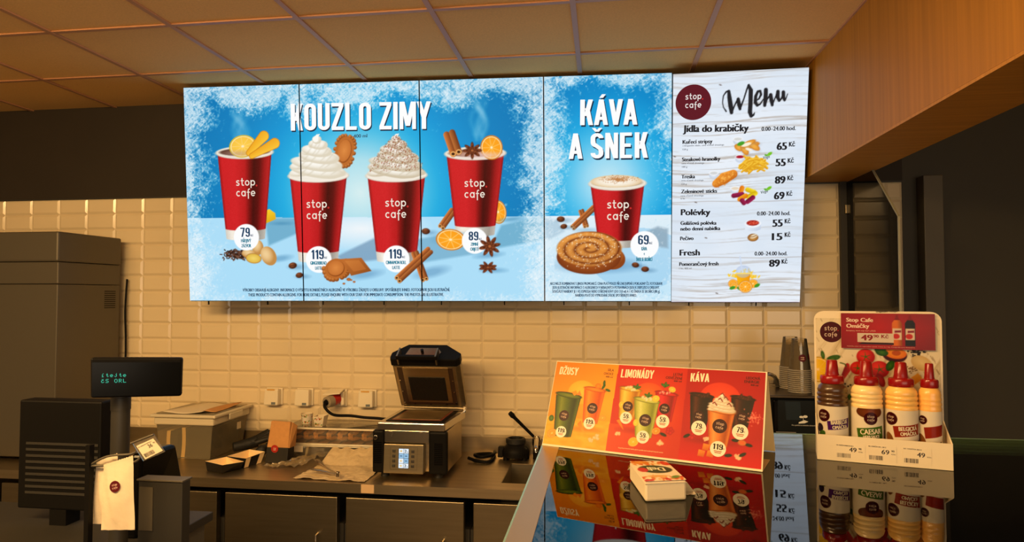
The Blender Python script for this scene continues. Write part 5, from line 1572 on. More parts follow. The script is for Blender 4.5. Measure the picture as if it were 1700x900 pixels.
p2 = np.where((Y < fl - 4)[..., None], mixc((222, 84, 40), (206, 56, 30), np.clip((X - 168) / 170, 0, 1)), p2)
p3 = mixc((182, 16, 26), (214, 40, 34), np.clip((1 - abs(X - 420) / 110) * (1 - abs(Y - 100) / 130), 0, 1))
p3 = np.where((Y < fl - 12)[..., None], mixc((216, 20, 32), (186, 14, 28), np.clip((X - 340) / 170, 0, 1) * 0 + np.clip(Y / 70, 0, 1)), p3)
pc.a = np.where((X < x1)[..., None], p1, np.where((X < x2)[..., None], p2, p3))
pc.ell((80.5,136.3), 36, 30, 0, (254, 206, 84), (250, 186, 56)); pc.poly([(60, 20), (164, 20), (164, 70), (60, 70)], (248, 184, 50), al=.0)
pc.ell((250.7,141.7), 38, 30, 0, (246, 134, 40), (232, 96, 34)); pc.ell((416.1,143.2), 46, 40, 0, (238, 104, 60), (222, 70, 46))
for x, y, rx, c in (((105.8,70.2)[0], (109.8,45.5)[1], 40, (206, 120, 20)), ((235.7,61.0)[0], (236.6,54.0)[1], 46, (176, 40, 24)), ((408.5,51.4)[0], (408.8,47.4)[1], 52, (150, 8, 18))):
    pc.ell((x, y), rx, 6, 0, c, al=.6, soft=8)
def tcup(TL, TR, BL, BR, c0, c1, c2, tex=10, seed=1, rim=(255, 240, 200)):
    cup(pc, TL, TR, BL, BR, [(0, c1), (.1, c0), (.25, c2), (.5, c0), (.8, c1), (.94, c0), (1, c1)], tex=tex, curv=.1, seed=seed)
    c = ((TL[0] + TR[0]) / 2, (TL[1] + TR[1]) / 2); hw = (TR[0] - TL[0]) / 2 * 1.05
    pc.ell(c, hw, hw * .2, -6, [k * .75 for k in c1]); pc.ell((c[0], c[1] - .5), hw * .92, hw * .15, -6, c2, c0)
def logo(p, r, rot=-8):
    disc(L, p, r, (70, 18, 24), 32, z=.5)
    brand(L, p, r * 1.12, (226, 196, 176), rot, z=.7, dot=None)
tcup((12.9,126.6), (82.3,125.7), (25.1,26.6), (71.6,19.6), (96, 116, 30), (50, 66, 16), (138, 150, 54), seed=2)
tcup((86.7,147.6), (142.9,144.0), (95.8,63.4), (134.0,59.6), (240, 130, 24), (206, 90, 10), (252, 164, 50), seed=3)
for p, ro in (((136.7,154.3), 60), ((148.9,146.0), -20), ((136.9,163.5), 90)): pc.ell(p, 7, 3.2, ro, (70, 130, 40), (36, 84, 24))
pc.ell((122.4,154.8), 8, 7, 0, (250, 160, 30), (236, 130, 20))
pc.poly([(54.7,134.4), (65.2,139.9), (71.6,131.0), (62.8,125.7)], (250, 160, 40)); pc.poly([(68.9,127.7), (74.9,140.6), (81.8,128.7)], (246, 146, 60))
tcup((178.6,154.2), (233.2,152.2), (185.4,83.5), (222.0,76.8), (226, 180, 60), (180, 120, 30), (246, 216, 110), seed=4)
tcup((267.4,148.8), (320.3,148.5), (278.7,86.4), (311.9,78.3), (206, 24, 44), (150, 10, 30), (232, 60, 74), seed=5)
tcup((218.1,130.3), (279.8,128.0), (230.8,42.1), (269.7,40.6), (190, 196, 96), (140, 150, 56), (222, 226, 140), seed=6)
rs = np.random.RandomState(4)
for c, n_ in (((206.1,153.2), 7), ((247.5,131.2), 9), ((291.7,150.7), 7)):
    for k in range(n_): pc.ell((c[0] + rs.uniform(-14, 14), c[1] + rs.uniform(-2, 5)), rs.uniform(3, 6), rs.uniform(2, 4), rs.uniform(0, 90), (250, 246, 220), (214, 214, 170) if c[0] < 260 else (196, 60, 70), al=.85)
for c in ((220.6,157.2), (251.0,138.8), (288.5,166.5)):
    for ro in (20, 80, 150): pc.ell((c[0] + 4 * math.cos(math.radians(ro)), c[1] + 3 * math.sin(math.radians(ro))), 7, 3, ro, (100, 160, 50), (50, 104, 30))
orange(pc, (270.4,134.5), 9, 8, 0, fl=(250, 210, 60), peel=(236, 190, 30)); orange(pc, (306.5,159.0), 9, 7, -20, fl=(250, 200, 60), peel=(230, 120, 20)); orange(pc, (188.8,113.2), 7, 9, 0, fl=(246, 200, 60), peel=(230, 170, 30)); orange(pc, (228.4,73.1), 6, 8, 0, fl=(250, 214, 70), peel=(236, 190, 30))
# iced coffees
COF = ((52, 22, 14), (26, 10, 8), (110, 56, 34))
tcup((349.3,150.7), (402.3,150.5), (356.5,71.6), (390.0,69.5), *COF, seed=7)
tcup((440.5,152.1), (491.9,149.3), (447.6,80.7), (477.4,67.9), *COF, seed=8)
for c in ((375.4,149.8), (467.8,150.1)):
    for k in range(7): pc.ell((c[0] + rs.uniform(-15, 15), c[1] + rs.uniform(-2, 5)), rs.uniform(4, 6), 3, rs.uniform(0, 90), (120, 66, 40), (60, 26, 16), al=.9)
tcup((391.4,118.9), (451.8,116.0), (399.1,38.4), (439.0,37.6), (226, 140, 66), (176, 92, 36), (242, 176, 104), seed=9)
cpos = (421.6,121.6)
cream(pc, (cpos[0], cpos[1]), 62, 34, seed=12, warm=4)
for a, b in ((-16, 12), (-4, 22), (8, 26), (16, 12), (0, 34)): pc.line([(cpos[0] + a - 4, cpos[1] + b), (cpos[0] + a, cpos[1] + b + 3), (cpos[0] + a + 5, cpos[1] + b - 4)], 2.2, (140, 30, 20))
# props on the floor
orange(pc, (20.0,27.5), 13, 10, 30); pc.poly([(82.8,56.2), (100.2,37.2), (104.8,37.7), (90.7,65.8)], (240, 140, 30), col2=(250, 176, 60), d0=(82.8,56.2), d1=(104.3,40.6)); orange(pc, (145.2,76.9), 8, 6, 0)
pc.ell((11.3,64.5), 7, 8, 0, (110, 150, 60), (60, 100, 30))
pc.poly([(180.7,74.3), (198.2,55.8), (201.5,53.3), (189.2,78.0)], (240, 150, 40))
orange(pc, (228.3,27.8), 13, 11, 20, fl=(250, 190, 50), peel=(240, 160, 20)); orange(pc, (279.0,58.3), 10, 8, 20, fl=(250, 150, 40))
for p, s in (((135.6,29.3), 9), ((123.1,20.7), 7), ((187.8,44.7), 7), ((291.8,32.0), 9), ((462.8,18.4), 9), ((392.7,52.3), 7)):
    for k in range(9): pc.ell((p[0] + rs.uniform(-s, s) * .7, p[1] + rs.uniform(-s, s) * .6), s * .42, s * .34, rs.uniform(0, 90), (255, 236, 206), (236, 190, 150), al=.9)
for p in ((310.9,61.5), (360.6,55.7)):
    for k in range(5): pc.ell((p[0] + 5 * math.cos(k * 1.26), p[1] + 4.5 * math.sin(k * 1.26)), 5.5, 4.5, k * 60, (226, 40, 50), (170, 16, 34))
for p in ((296.6,51.8), (349.9,54.6), (455.6,55.1), (483.5,47.7), (442.6,21.1), (472.3,25.9)): pc.ell(p, 8, 3.5, rs.uniform(-30, 40), (56, 70, 34), (30, 40, 22))
pc.ell((469.6,51.4), 9, 6, 0, (246, 190, 110), (196, 120, 60)); pc.ell((469.6,51.4), 6, 4, 0, (226, 120, 60))
for k in range(70): pc.ell(((490.3,106.1)[0] + rs.normal(0, 9), (490.3,106.1)[1] + rs.normal(0, 7)), 2, 1.3, rs.uniform(0, 180), (236, 150, 130), al=.7)
for p in ((384.9,19.6), (404.3,20.5), (394.2,33.9)):
    pc.poly([(p[0] - 8, p[1] - 6), (p[0] + 6, p[1] - 8), (p[0] + 9, p[1] + 6), (p[0] - 6, p[1] + 8)], (240, 160, 60), col2=(206, 110, 30), d0=(p[0], p[1] + 8), d1=(p[0] + 4, p[1] - 8))
for p, r in (((44.2,73.6), 13.5), ((115.5,98.0), 13.5), ((204.3,110.0), 12.5), ((250.7,80.9), 14.5), ((293.0,111.8), 12.5), ((420.4,83.4), 16), ((372.7,102.0), 12), ((466.4,106.6), 12)): logo(p, r)
for p, r, st, sub in (((43.5,32.9), 14, '119', 1), ((113.6,60.6), 14.5, '119', 1), ((203.5,82.3), 14.5, '59', 2), ((249.7,41.3), 15, '59', 2), ((292.0,82.0), 15.5, '59', 2), ((375.0,74.8), 16.5, '79', 2), ((464.5,74.4), 17, '79', 2), ((420.2,32.8), 17, '119', 3)):
    disc(L, p, r, (252, 244, 226), 36, z=.9)
    HD(L, st, (p[0] - r * (.24 * len(st)), p[1] - r * .06), (p[0] + r * (.24 * len(st) - .12), p[1] - r * .12), r * .72, (46, 30, 24), z=1.1)
    TC(L, 'Kč', (p[0] + r * (.24 * len(st)), p[1] + r * .05), r * .24, r * .18, (46, 30, 24), .2, -5, z=1.1)
    for k in range(2): slab(L, [(p[0] - r * (.5 - .1 * k), p[1] - r * (.34 + .2 * k)), (p[0] + r * (.5 - .1 * k), p[1] - r * (.38 + .2 * k)), (p[0] + r * (.5 - .1 * k), p[1] - r * (.27 + .2 * k)), (p[0] - r * (.5 - .1 * k), p[1] - r * (.23 + .2 * k))], (196, 110, 70), 1.1)
CW_ = (253, 240, 214)
HD(L, 'DŽUSY', (11.6,179.0), (61.9,178.9), 20, CW_, slant=.05)
HD(L, 'LIMONÁDY', (176.5,180.7), (257.7,182.2), 21, CW_, slant=.05)
HD(L, 'KÁVA', (346.6,181.5), (389.1,182.9), 20, CW_, slant=.03)
for st, a, b, c in (('SÍLA', (140.9,194.8), (157.5,194.2), (120, 70, 10)), ('OVOCE', (132.1,184.9), (157.3,184.9), (120, 70, 10)), ('400 ml', (137.8,178.3), (156.7,177.9), (120, 70, 10)),
                    ('LETNÍ', (305.8,193.5), (327.2,193.4), (96, 14, 10)), ('OSVĚŽENÍ', (288.1,184.2), (327.4,183.8), (96, 14, 10)), ('400 ml', (307.4,178.1), (326.6,177.9), (96, 14, 10)),
                    ('LEDOVÁ', (470.4,194.7), (500.5,194.6), (80, 8, 10)), ('ENERGIE', (467.0,186.1), (499.0,186.2), (80, 8, 10)), ('400 ml', (480.2,180.0), (496.8,179.8), (80, 8, 10))):
    T(L, st, a, b, 6.2 if st != '400 ml' else 4, c, .5)
T(L, 'Fotografie jsou ilustrační. Nabídka platí do vyprodání zásob na vybraných čerpacích stanicích.', (194.2,9.4), (301.2,9.9), 2.6, (250, 220, 180), .1)
p0 = TBL - TE * .0017
fmap = plane_map(p0 + TU * .0045, TE, TU)
q0, q1 = TBL - TE * .003, TBL + TE * .5126
top = TU * .2185
th = TNB * .0009
MB().prism([q0, q1, q1 + top, q0 + top], th).build('front_panel', M_WPAPER, t)
bk = TNB * .205
MB().prism([q0 + top + th * 1.2, q1 + top + th * 1.2, q1 + bk, q0 + bk], th).build('back_panel', M_CARDIN, t)
MB().prism([q0 + th * 1.2 + np.array((0, 0, .0001)), q1 + th * 1.2 + np.array((0, 0, .0001)), q1 + bk * .55 + np.array((0, 0, .0001)), q0 + bk * .55 + np.array((0, 0, .0001))], (0, 0, .0008)).build('base_flap', M_CARDIN, t)
ink_mesh('printed_face', M_PRINT, t, pc, L, lambda x, y, z: fmap(x, y, z * .25 + .4))

# ------------------------------------------------------------------ packed sandwich on the glass
t = thing('packed_sandwich', 'white packed sandwich with a green oval label lying on the display case', 'sandwich', (3.02, -2.46, GZ))
A = np.array((2.957,-2.499,1.468)); B_ = np.array((3.030,-2.489,1.468)); C_ = np.array((3.054,-2.621,1.468)); D_ = np.array((2.979,-2.643,1.468))
gz = GZ + .001
out = lambda p, c, k: np.array((p[0] + (p[0] - c[0]) * k, p[1] + (p[1] - c[1]) * k, gz))
ctr = (A + B_ + C_ + D_) / 4
MB().hexa([out(D_, ctr, .0), out(C_, ctr, .0), out(B_, ctr, .0), out(A, ctr, .0)], [D_, C_, B_, A]).build('wrapped_body', M_WPAPER, t, bevel=.004)
E0, E1 = np.array((2.976,-2.587,1.435)), np.array((3.073,-2.574,1.435))
fv = (D_ - A); fv[2] = 0; fv = norm(fv)
m = MB()
lo = np.array((0, 0, -.002))
Dm, Cm = D_ - np.array((0, 0, .003)), C_ - np.array((0, 0, .003))
m.prism([Dm + fv * .0012, Cm + fv * .0012, E1, E0], (0, 0, -.0012))
m.build('front_flap', M_WPAPER, t)
m = MB()
sv = E1 - E0
pts = [E0 + np.array((0, 0, -.0005)), E1 + np.array((0, 0, -.0005))]
n_ = 18
zig = []
for k in range(n_ + 1):
    zig.append(E1 - sv * k / n_ + fv * (.012 + (.004 if k % 2 else 0)) + np.array((0, 0, -.0012)))
m.prism([E0, E1] + zig, (0, 0, -.0010)); m.build('crimped_seal', M_WPAPER, t)
BKm = [A, B_]
m = MB(); m.prism([A + np.array((0, 0, -.012)), B_ + np.array((0, 0, -.012)), B_ - fv * .022 + np.array((0, 0, -.022)), A - fv * .022 + np.array((0, 0, -.022))], (0, 0, -.001)); m.build('rear_seal', M_WPAPER, t)
W1 = np.linalg.norm(C_ - D_) * 1000; H1 = np.linalg.norm(A - D_) * 1000
sc = Canvas(0, 0, 100, 100, 2.0); sc.a[:] = (246, 232, 204)
for k in range(60): sc.ell((rs.uniform(0, 100), rs.choice([rs.uniform(4, 20), rs.uniform(80, 100)])), rs.uniform(3, 9), rs.uniform(2, 5), rs.uniform(0, 180), [(226, 150, 70), (206, 70, 40), (236, 200, 130), (220, 120, 40)][rs.randint(4)])
sc.ell((90, 86), 12, 10, 0, (226, 110, 40), (200, 60, 30)); sc.ell((24, 92), 26, 7, 0, (236, 170, 70), (210, 130, 40)); sc.ell((82, 16), 12, 6, 20, (120, 160, 70)); sc.ell((40, 22), 26, 5, 0, (230, 186, 110))
sc.ell((50, 56), 42, 20, -3, (66, 92, 40), (54, 80, 34)); sc.ell((17, 54), 13, 11, 0, (206, 56, 40)); 
L = []
TC(L, 'Deli', (52, 56), 44, 18, (236, 232, 200), 2.5, 176)
def bil(x, y, z):
    u, v = (x / 100.)[:, None], (y / 100.)[:, None]
    return D_ * (1 - u) * (1 - v) + C_ * u * (1 - v) + B_ * u * v + A * (1 - u) * v + np.array((0, 0, 1.)) * (z * .0003 + .0005)[:, None]
ink_mesh('printed_top', M_PRINT, t, sc, L, bil)

# ------------------------------------------------------------------ sauce display
FL = np.array((3.385, -2.274, GZ + .001)); ES = norm((.967, -.257, 0)); NS = norm((.257, .967, 0)); UZ = np.array((0, 0, 1.))
at = lambda s, n, z: FL + ES * s + NS * n + UZ * z
SW = .262
t = thing('sauce_display', 'white card counter display holding sauce bottles on the glass case', 'display stand', tuple(FL))
m = MB()
m.prism([at(0, 0, 0), at(SW, 0, 0), at(SW, 0, .056), at(0, 0, .056)], NS * .0025)
m.build('front_lip', M_CARDIN if False else M_WPAPER, t)
m = MB()
for s in (0, SW - .0025): m.prism([at(s, .0026, 0), at(s, .0845, 0), at(s, .0845, .09), at(s, .0026, .056)], ES * .0025)
m.build('side_wall', M_WPAPER, t)
MB().prism([at(.003, .003, .0005), at(SW - .003, .003, .0005), at(SW - .003, .084, .0005), at(.003, .084, .0005)], UZ * .002).build('tray_floor', M_WPAPER, t)
hh = .3335
rc = .022
pts = [at(0, .085, 0), at(SW, .085, 0)]
for cx_, a0 in ((SW - rc, 0), (rc, .5 * math.pi)):
    for k in range(7):
        a = a0 + .5 * math.pi * k / 6
        pts.append(at(cx_ + rc * math.cos(a), .085, hh - rc + rc * math.sin(a)))
MB().prism(pts, NS * .003).build('header_panel', M_WPAPER, t)
hc = Canvas(0, 0, 262, 333, 1.4)
X, Y = hc.X, hc.Y
gx_ = fbm(X * .8 - Y * .45, X * .45 + Y, 7, 90, 41, 4)
hc.a = mixc((240, 228, 200), (206, 188, 152), np.clip((gx_ - .52) * 3.2, 0, 1))
for k in range(110):
    p = (rs.uniform(0, 262), rs.uniform(150, 333)); l = rs.uniform(3, 12)
    hc.line([p, (p[0] - l * .5, p[1] + l)], rs.uniform(.8, 1.8), (150, 128, 96), al=.6)
L = []
lc = (37.3,283.6)
disc(L, lc, 24.5, (92, 26, 32), 44); brand(L, (lc[0] - 1, lc[1]), 29, (226, 206, 190), z=.7)
orange(hc, (7.4,193.8), 30, 30, 0, fl=(248, 210, 50), peel=(240, 196, 30))
for p, ro, r in (((18.3,228.7), 100, 10), ((41.5,222.4), 15, 15), ((36.3,217.9), 30, 12)): hc.ell(p, r, r * .42, ro, (110, 150, 60), (56, 96, 30))
hc.line([(70.7,206.5), (69.3,195.1), (60.1,176.3)], [9, 14, 9], (150, 24, 22), col2=(214, 60, 44)); hc.line([(55.5,211.5), (64.4,209.1), (68.1,203.6)], 2.5, (80, 110, 40))
for p, r in (((108.8,227.7), 19), ((92.1,200.4), 16), ((136.7,199.5), 20)):
    hc.ell((p[0] + 2, p[1] - 3), r, r * .95, 0, (120, 96, 70), al=.4, soft=8); hc.ell(p, r, r * .96, 0, (232, 70, 50), (186, 24, 22), ramp=2, off=(-.2, .2))
    for k in range(5): hc.line([p, (p[0] + r * .55 * math.cos(k * 1.3 + .4), p[1] + r * .55 * math.sin(k * 1.3 + .4))], [2.4, .8], (80, 124, 40))
hc.ell((167.8,234.0), 25, 17, -8, (110, 40, 50), (80, 24, 40)); hc.ell((169.1,238.2), 23, 13, -8, (246, 176, 60), (232, 130, 40)); hc.ell((171.5,238.2), 9, 6, 0, (196, 100, 36))
for p, ro in (((140.0,246.9), 20), ((158.9,208.8), 60), ((142.3,238.6), -10)): hc.ell(p, 13, 8, ro, (84, 140, 50), (44, 92, 30))
for k in range(60): hc.ell(((213.5,245.1)[0] + rs.normal(0, 7), (213.5,245.1)[1] + rs.normal(0, 5)), 2, 1.8, 0, (40, 32, 30))
for k in range(30): hc.ell(((199.7,203.6)[0] + rs.normal(0, 6), (199.7,203.6)[1] + rs.normal(0, 4)), 1.6, 1.2, 0, (140, 110, 70))
hc.ell((221.2,216.8), 22, 16, -30, (240, 220, 170), (214, 186, 130)); hc.poly([(199.3,183.1), (213.7,194.7), (222.9,181.6), (206.1,167.1)], (246, 190, 70), col2=(226, 150, 50), d0=(203.0,191.5), d1=(214.4,167.5))
hc.ell((138.8,174.6), 8, 16, 20, (206, 40, 36), (150, 20, 24)); hc.ell((73.3,131.9), 9, 6, 30, (90, 140, 50))
for p in ((64.9,162.5), (71.2,157.1), (76.3,160.2)): hc.ell(p, 2, 2, 0, (40, 32, 28))
hc.poly([(190.1,335.2), (222.2,334.1), (234.8,317.9), (189.9,326.9)], (206, 60, 46))
T(L, 'originální recept', (131.6,331.1), (175.6,332.3), 3.4, (70, 54, 40), .3)
fm_s = plane_map(at(0, .0846, 0), ES, UZ)
# keep the print inside the rounded outline
ink_mesh('header_print', M_PRINT, t, hc, L, lambda x, y, z: fm_s(x, y, z * .3 + .2), cols=(3, hc.nx - 3), rows=(30, hc.ny - 12))

# red promotion card fixed to the header
t = thing('promotion_card', 'red price card with two small bottles fixed to the sauce display header', 'price card', tuple(at(.055, .082, .25)))
cc_ = Canvas(0, 0, 190, 82, 1.3)
cc_.a = mixc((196, 36, 36), (150, 40, 48), np.clip(np.abs(cc_.X - 80) / 150 + np.abs(cc_.Y - 50) / 120, 0, 1))
L = []
T(L, 'Stop Cafe', (11, 62), (67, 62), 9, (250, 226, 206), 1.2); T(L, 'Omáčky', (11, 48), (59, 48), 9, (250, 226, 206), 1.2)
T(L, 'Receptury, které mají chuť i příběh', (11, 40), (72, 40), 2.6, (240, 190, 170), .2)
slab(L, [(34, 15), (108, 15), (108, 36), (34, 36)], (226, 212, 194), .5); slab(L, [(34, 10), (108, 10), (108, 14.5), (44, 14.5)], (70, 40, 38), .45)
T(L, '49', (41, 19), (66, 19), 13, (160, 28, 34), 2.2, z=1.1); T(L, '90', (67, 26), (78, 26), 6.5, (160, 28, 34), .9, z=1.1); T(L, 'Kč', (83, 25), (98, 25), 8, (160, 28, 34), 1, z=1.1)
T(L, 'Nabídka platí do vyprodání zásob. Cena za 1 ks. Fotografie jsou ilustrační.', (12, 4), (150, 4), 2, (236, 180, 160), .1)
for x, c in ((115, (226, 130, 40)), (141, (44, 40, 38))):
    cc_.poly([(x - 10, 8), (x + 10, 8), (x + 10, 60), (x + 5, 68), (x - 5, 68), (x - 10, 60)], c, col2=[k * .7 for k in c], d0=(x, 8), d1=(x + 10, 8))
    cc_.poly([(x - 6, 67), (x + 6, 67), (x + 3, 72), (x + 2, 79), (x - 2, 79), (x - 3, 72)], (150, 30, 26)); cc_.poly([(x - 9, 22), (x + 9, 22), (x + 9, 48), (x - 9, 48)], (230, 214, 196)); cc_.ell((x - 2, 30), 7, 6, 0, (206, 50, 40)); cc_.poly([(x - 5, 38), (x + 8, 39), (x + 8, 44), (x - 5, 43)], (150, 50, 70))
co = at(.058, .078, .247)
ck = plane_map(co, ES, UZ)
MB().prism([co + NS * .0005, co + ES * .19 + NS * .0005, co + ES * .19 + UZ * .082 + NS * .0005, co + UZ * .082 + NS * .0005], NS * .0012).build('card', M_WPAPER, t)
MB().prism([co + ES * .08 + UZ * .03 + NS * .0018, co + ES * .11 + UZ * .03 + NS * .0018, co + ES * .11 + UZ * .05 + NS * .0018, co + ES * .08 + UZ * .05 + NS * .0018], NS * .0045).build('sticky_pad', M_WHITEP, t)
ink_mesh('printed_face', M_PRINTG, t, cc_, L, lambda x, y, z: ck(x, y, z * .2 + .1))

# bottles
M_CAPR = mat('dark_red_cap', (134, 12, 14), rough=.25)
BOT = [(.0352, (70, 44, 24), 'barbecue sauce bottle, brown with a purple label, leftmost in the display', ('BARBECUE', 'OMÁČKA'), (92, 40, 120)),
       (.1053, (238, 206, 142), 'pale herb dressing bottle with a green label in the sauce display', ('CAESAR', 'HERB SAUCE'), (84, 122, 40)),
       (.174, (236, 186, 100), 'yellowish sauce bottle with a red-brown label, third in the sauce display', ('BELGICKÁ', 'OMÁČKA'), (160, 56, 36)),
       (.2285, (236, 178, 92), 'yellowish sauce bottle at the right end of the sauce display', None, (160, 56, 36))]
for k, (s, c, lab, wrd, lc) in enumerate(BOT):
    p = at(s, .043, .0028)
    q = thing('sauce_bottle', lab, 'bottle', tuple(p), 'sauce bottles in the counter display')
    R = .0325 if k < 3 else .0225
    f = R / .0325
    MB().lathe([(.026 * f, 0), (.0315 * f, .003), (R, .008), (R, .118), (.0330 * f, .121), (.0305 * f, .1245), (.0328 * f, .1285), (.0328 * f, .1315), (.0305 * f, .135), (.0326 * f, .139), (.0326 * f, .142), (.0305 * f, .1455), (.0322 * f, .150), (.029 * f, .159), (.0225 * f, .166), (.020 * f, .169)], p, 36).build('bottle_body', mat('sauce_bottle_plastic_%s' % ('brown', 'pale', 'yellow', 'amber')[k], c, rough=.3, coat=.3), q, smooth=50)
    MB().lathe([(.0245 * f, .1655), (.0255 * f, .168), (.0255 * f, .1795), (.0235 * f, .183), (.0150 * f, .1845), (.0138 * f, .190), (.0116 * f, .2165), (.0098 * f, .2185), (0, .2185)], p, 30).build('nozzle_cap', M_CAPR, q, smooth=45)
    lw_, lh_ = 92 * f, 106
    bc = Canvas(0, 0, lw_, lh_, .8); bc.a[:] = (240, 230, 210)
    r2 = np.random.RandomState(20 + k)
    L = []
    if k == 0:
        bc.ell((30, 22), 16, 15, 0, (226, 60, 44), (180, 24, 22)); bc.ell((68, 24), 14, 11, 0, (110, 40, 46)); bc.ell((69, 24), 12, 8, 0, (240, 170, 60)); bc.ell((69, 24), 4, 3, 0, (150, 70, 30)); bc.ell((14, 55), 9, 10, 0, (60, 40, 60)); bc.ell((20, 42), 9, 7, 40, (80, 120, 50)); bc.ell((10, 24), 10, 9, 0, (206, 90, 40))
        bc.ell((24, 84), 14, 14, 0, (80, 22, 28)); brand(L, (24, 84), 15, (226, 200, 180), z=.8, dot=None)
        lb = [(34, 52), (84, 58), (88, 80), (32, 72)]; tc = (59, 66)
    elif k == 1:
        bc.ell((50, 98), 28, 14, 0, (150, 84, 50), (110, 60, 30)); bc.ell((28, 14), 18, 10, 20, (230, 206, 60)); bc.ell((52, 18), 16, 10, 30, (110, 160, 60)); bc.ell((64, 12), 14, 8, -20, (90, 140, 50))
        bc.ell((52, 84), 14, 14, 0, (80, 22, 28)); brand(L, (52, 84), 15, (226, 200, 180), z=.8, dot=None)
        lb = [(26, 32), (82, 40), (80, 68), (22, 60)]; tc = (52, 50)
    else:
        bc.ell((42 * f, 22), 18, 16, 0, (226, 60, 44), (180, 24, 22)); bc.ell((18 * f, 40), 9, 16, 20, (150, 100, 50)); bc.ell((20 * f, 20), 10, 9, 0, (180, 30, 26)); bc.ell((72 * f, 8), 12, 5, 0, (214, 110, 60))
        for j in range(26): bc.ell((r2.uniform(62, 88) * f, r2.uniform(18, 40)), 1.4, 1.2, 0, (50, 40, 36))
        bc.ell((22 * f, 86), 14 * f, 14 * f, 0, (80, 22, 28)); brand(L, (22 * f, 86), 15 * f, (226, 200, 180), z=.8, dot=None)
        lb = [(30 * f, 46), (84 * f, 54), (86 * f, 78), (26 * f, 70)]; tc = (57 * f, 62)
    bc.poly(lb, lc)
    if wrd:
        TC(L, wrd[0], (tc[0], tc[1] + 5), 38 if k != 1 else 44, 8.5 if k != 1 else 11, (244, 232, 206), .9, 5, z=.8)
        TC(L, wrd[1], (tc[0] + 1, tc[1] - 6), 34, 7.5 if k != 1 else 6, (244, 232, 206), .8, 5, z=.8)
    mid = math.atan2(-3.87 - p[1], 2.905 - p[0]) + .06
    def lm(x, y, z, p=p, mid=mid, lw_=lw_, R=R):
        r = R + .0004 + z * .0008
        a = mid + (x - lw_ / 2) * .001 / R
        return np.stack([p[0] + r * np.cos(a), p[1] + r * np.sin(a), p[2] + .010 + y * .001], -1)
    ink_mesh('label', M_PRINTG, q, bc, L, lm)

# price labels on the front lip
for k, (a, b, c, d, st, sup, lab, ttl) in enumerate((((37.6,38.4), (96.5,40.8), (95.9,6.4), (37.2,6.1), '49', '90', 'white shelf price label reading 49 below the brown sauce bottle', 'NC OMÁČKA BARBECUE 350 G'),
                                           ((101.2,41.2), (157.0,42.2), (155.2,6.9), (100.6,6.9), '69', '90', 'white shelf price label reading 69 below the pale dressing bottle', 'NC OMÁČKA BYL. 300 G'),
                                           ((168.4,41.9), (222.2,42.8), (221.6,8.3), (167.8,6.8), '49', '', 'white shelf price label reading 49 at the right end of the display lip', 'NC OMÁČKA BELG'))):
    q = thing('price_label', lab, 'price label', tuple(at(a[0] * .001, -.001, a[1] * .001)), 'price labels on the sauce display lip')
    x0, x1, y0, y1 = a[0], b[0], d[1], a[1]
    MB().prism([at(x0 * .001, -.0003, y0 * .001), at(x1 * .001, -.0003, (y0 - .0) * .001), at(x1 * .001, -.0003, y1 * .001), at(x0 * .001, -.0003, y1 * .001)], -NS * .0006).build('paper', M_WPAPER, q)
    L = []
    T(L, ttl, (x0 + 2, y1 - 4), (x0 + 36, y1 - 4.5), 2.4, (50, 44, 50), .2)
    T(L, st, (x0 + 27, y0 + 16.5), (x0 + 42, y0 + 16), 9.5, (50, 46, 50), .6)
    if sup: T(L, sup, (x0 + 46, y0 + 22), (x0 + 52, y0 + 22), 4, (50, 46, 50), .3)
    T(L, 'Kč/ks', (x0 + 46, y0 + 16), (x0 + 54, y0 + 16), 2.6, (80, 74, 74), .1)
    xx = x0 + 3; r3 = np.random.RandomState(k)
    while xx < x0 + 30:
        w_ = r3.choice([.5, .8, 1.3]); slab(L, [(xx, y0 + 2.5), (xx + w_, y0 + 2.5), (xx + w_, y0 + 12), (xx, y0 + 12)], (48, 44, 46), .5); xx += w_ + r3.choice([.5, .8, 1.1])
    fp = plane_map(at(0, -.0010, 0), ES, UZ)
    ink_only('print', M_PRINT, q, L, lambda x, y, z: fp(x, y, z * .1))

# ------------------------------------------------------------------ front counter at the left and what stands on it
DZ = 1.05
t = thing('till_counter', 'low dark till counter at the left carrying the customer display', 'counter', (.9, -2.1, 0))
MB().box(.1, 1.56, -2.5, -1.7, DZ - .03, DZ).build('counter_top', M_DGREY, t, bevel=.003)
MB().box(.12, 1.54, -2.48, -1.72, 0, DZ - .0305).build('counter_body', M_GREYMET, t)

t = thing('customer_display', 'black till customer display on a pole with green dot lettering', 'display', (1.51, -2.12, DZ))
y0 = -2.12
A = np.array((1.664,-2.040,1.616)); Bq = np.array((1.662,-2.040,1.502)); Cq = np.array((1.487,-2.190,1.628)); Dq = np.array((1.490,-2.190,1.516))
th = np.array((-.014, .026, 0))
MB().prism([Dq, Bq, A, Cq], th).build('housing', M_BLACK, t, bevel=.006)
w_ = A - Cq; h_ = Cq - Dq
ew, uw = norm(w_), norm(h_)
nw = np.cross(ew, uw)
WW, HH = np.linalg.norm(w_) * 1000, np.linalg.norm(h_) * 1000
MB().prism([Dq + ew * .004 + uw * .004 + nw * .0003, Dq + ew * (WW / 1000 - .007) + uw * .004 + nw * .0003, Dq + ew * (WW / 1000 - .007) + uw * (HH / 1000 - .013) + nw * .0003, Dq + ew * .004 + uw * (HH / 1000 - .013) + nw * .0003], nw * .0008).build('window', M_BLACKG, t)
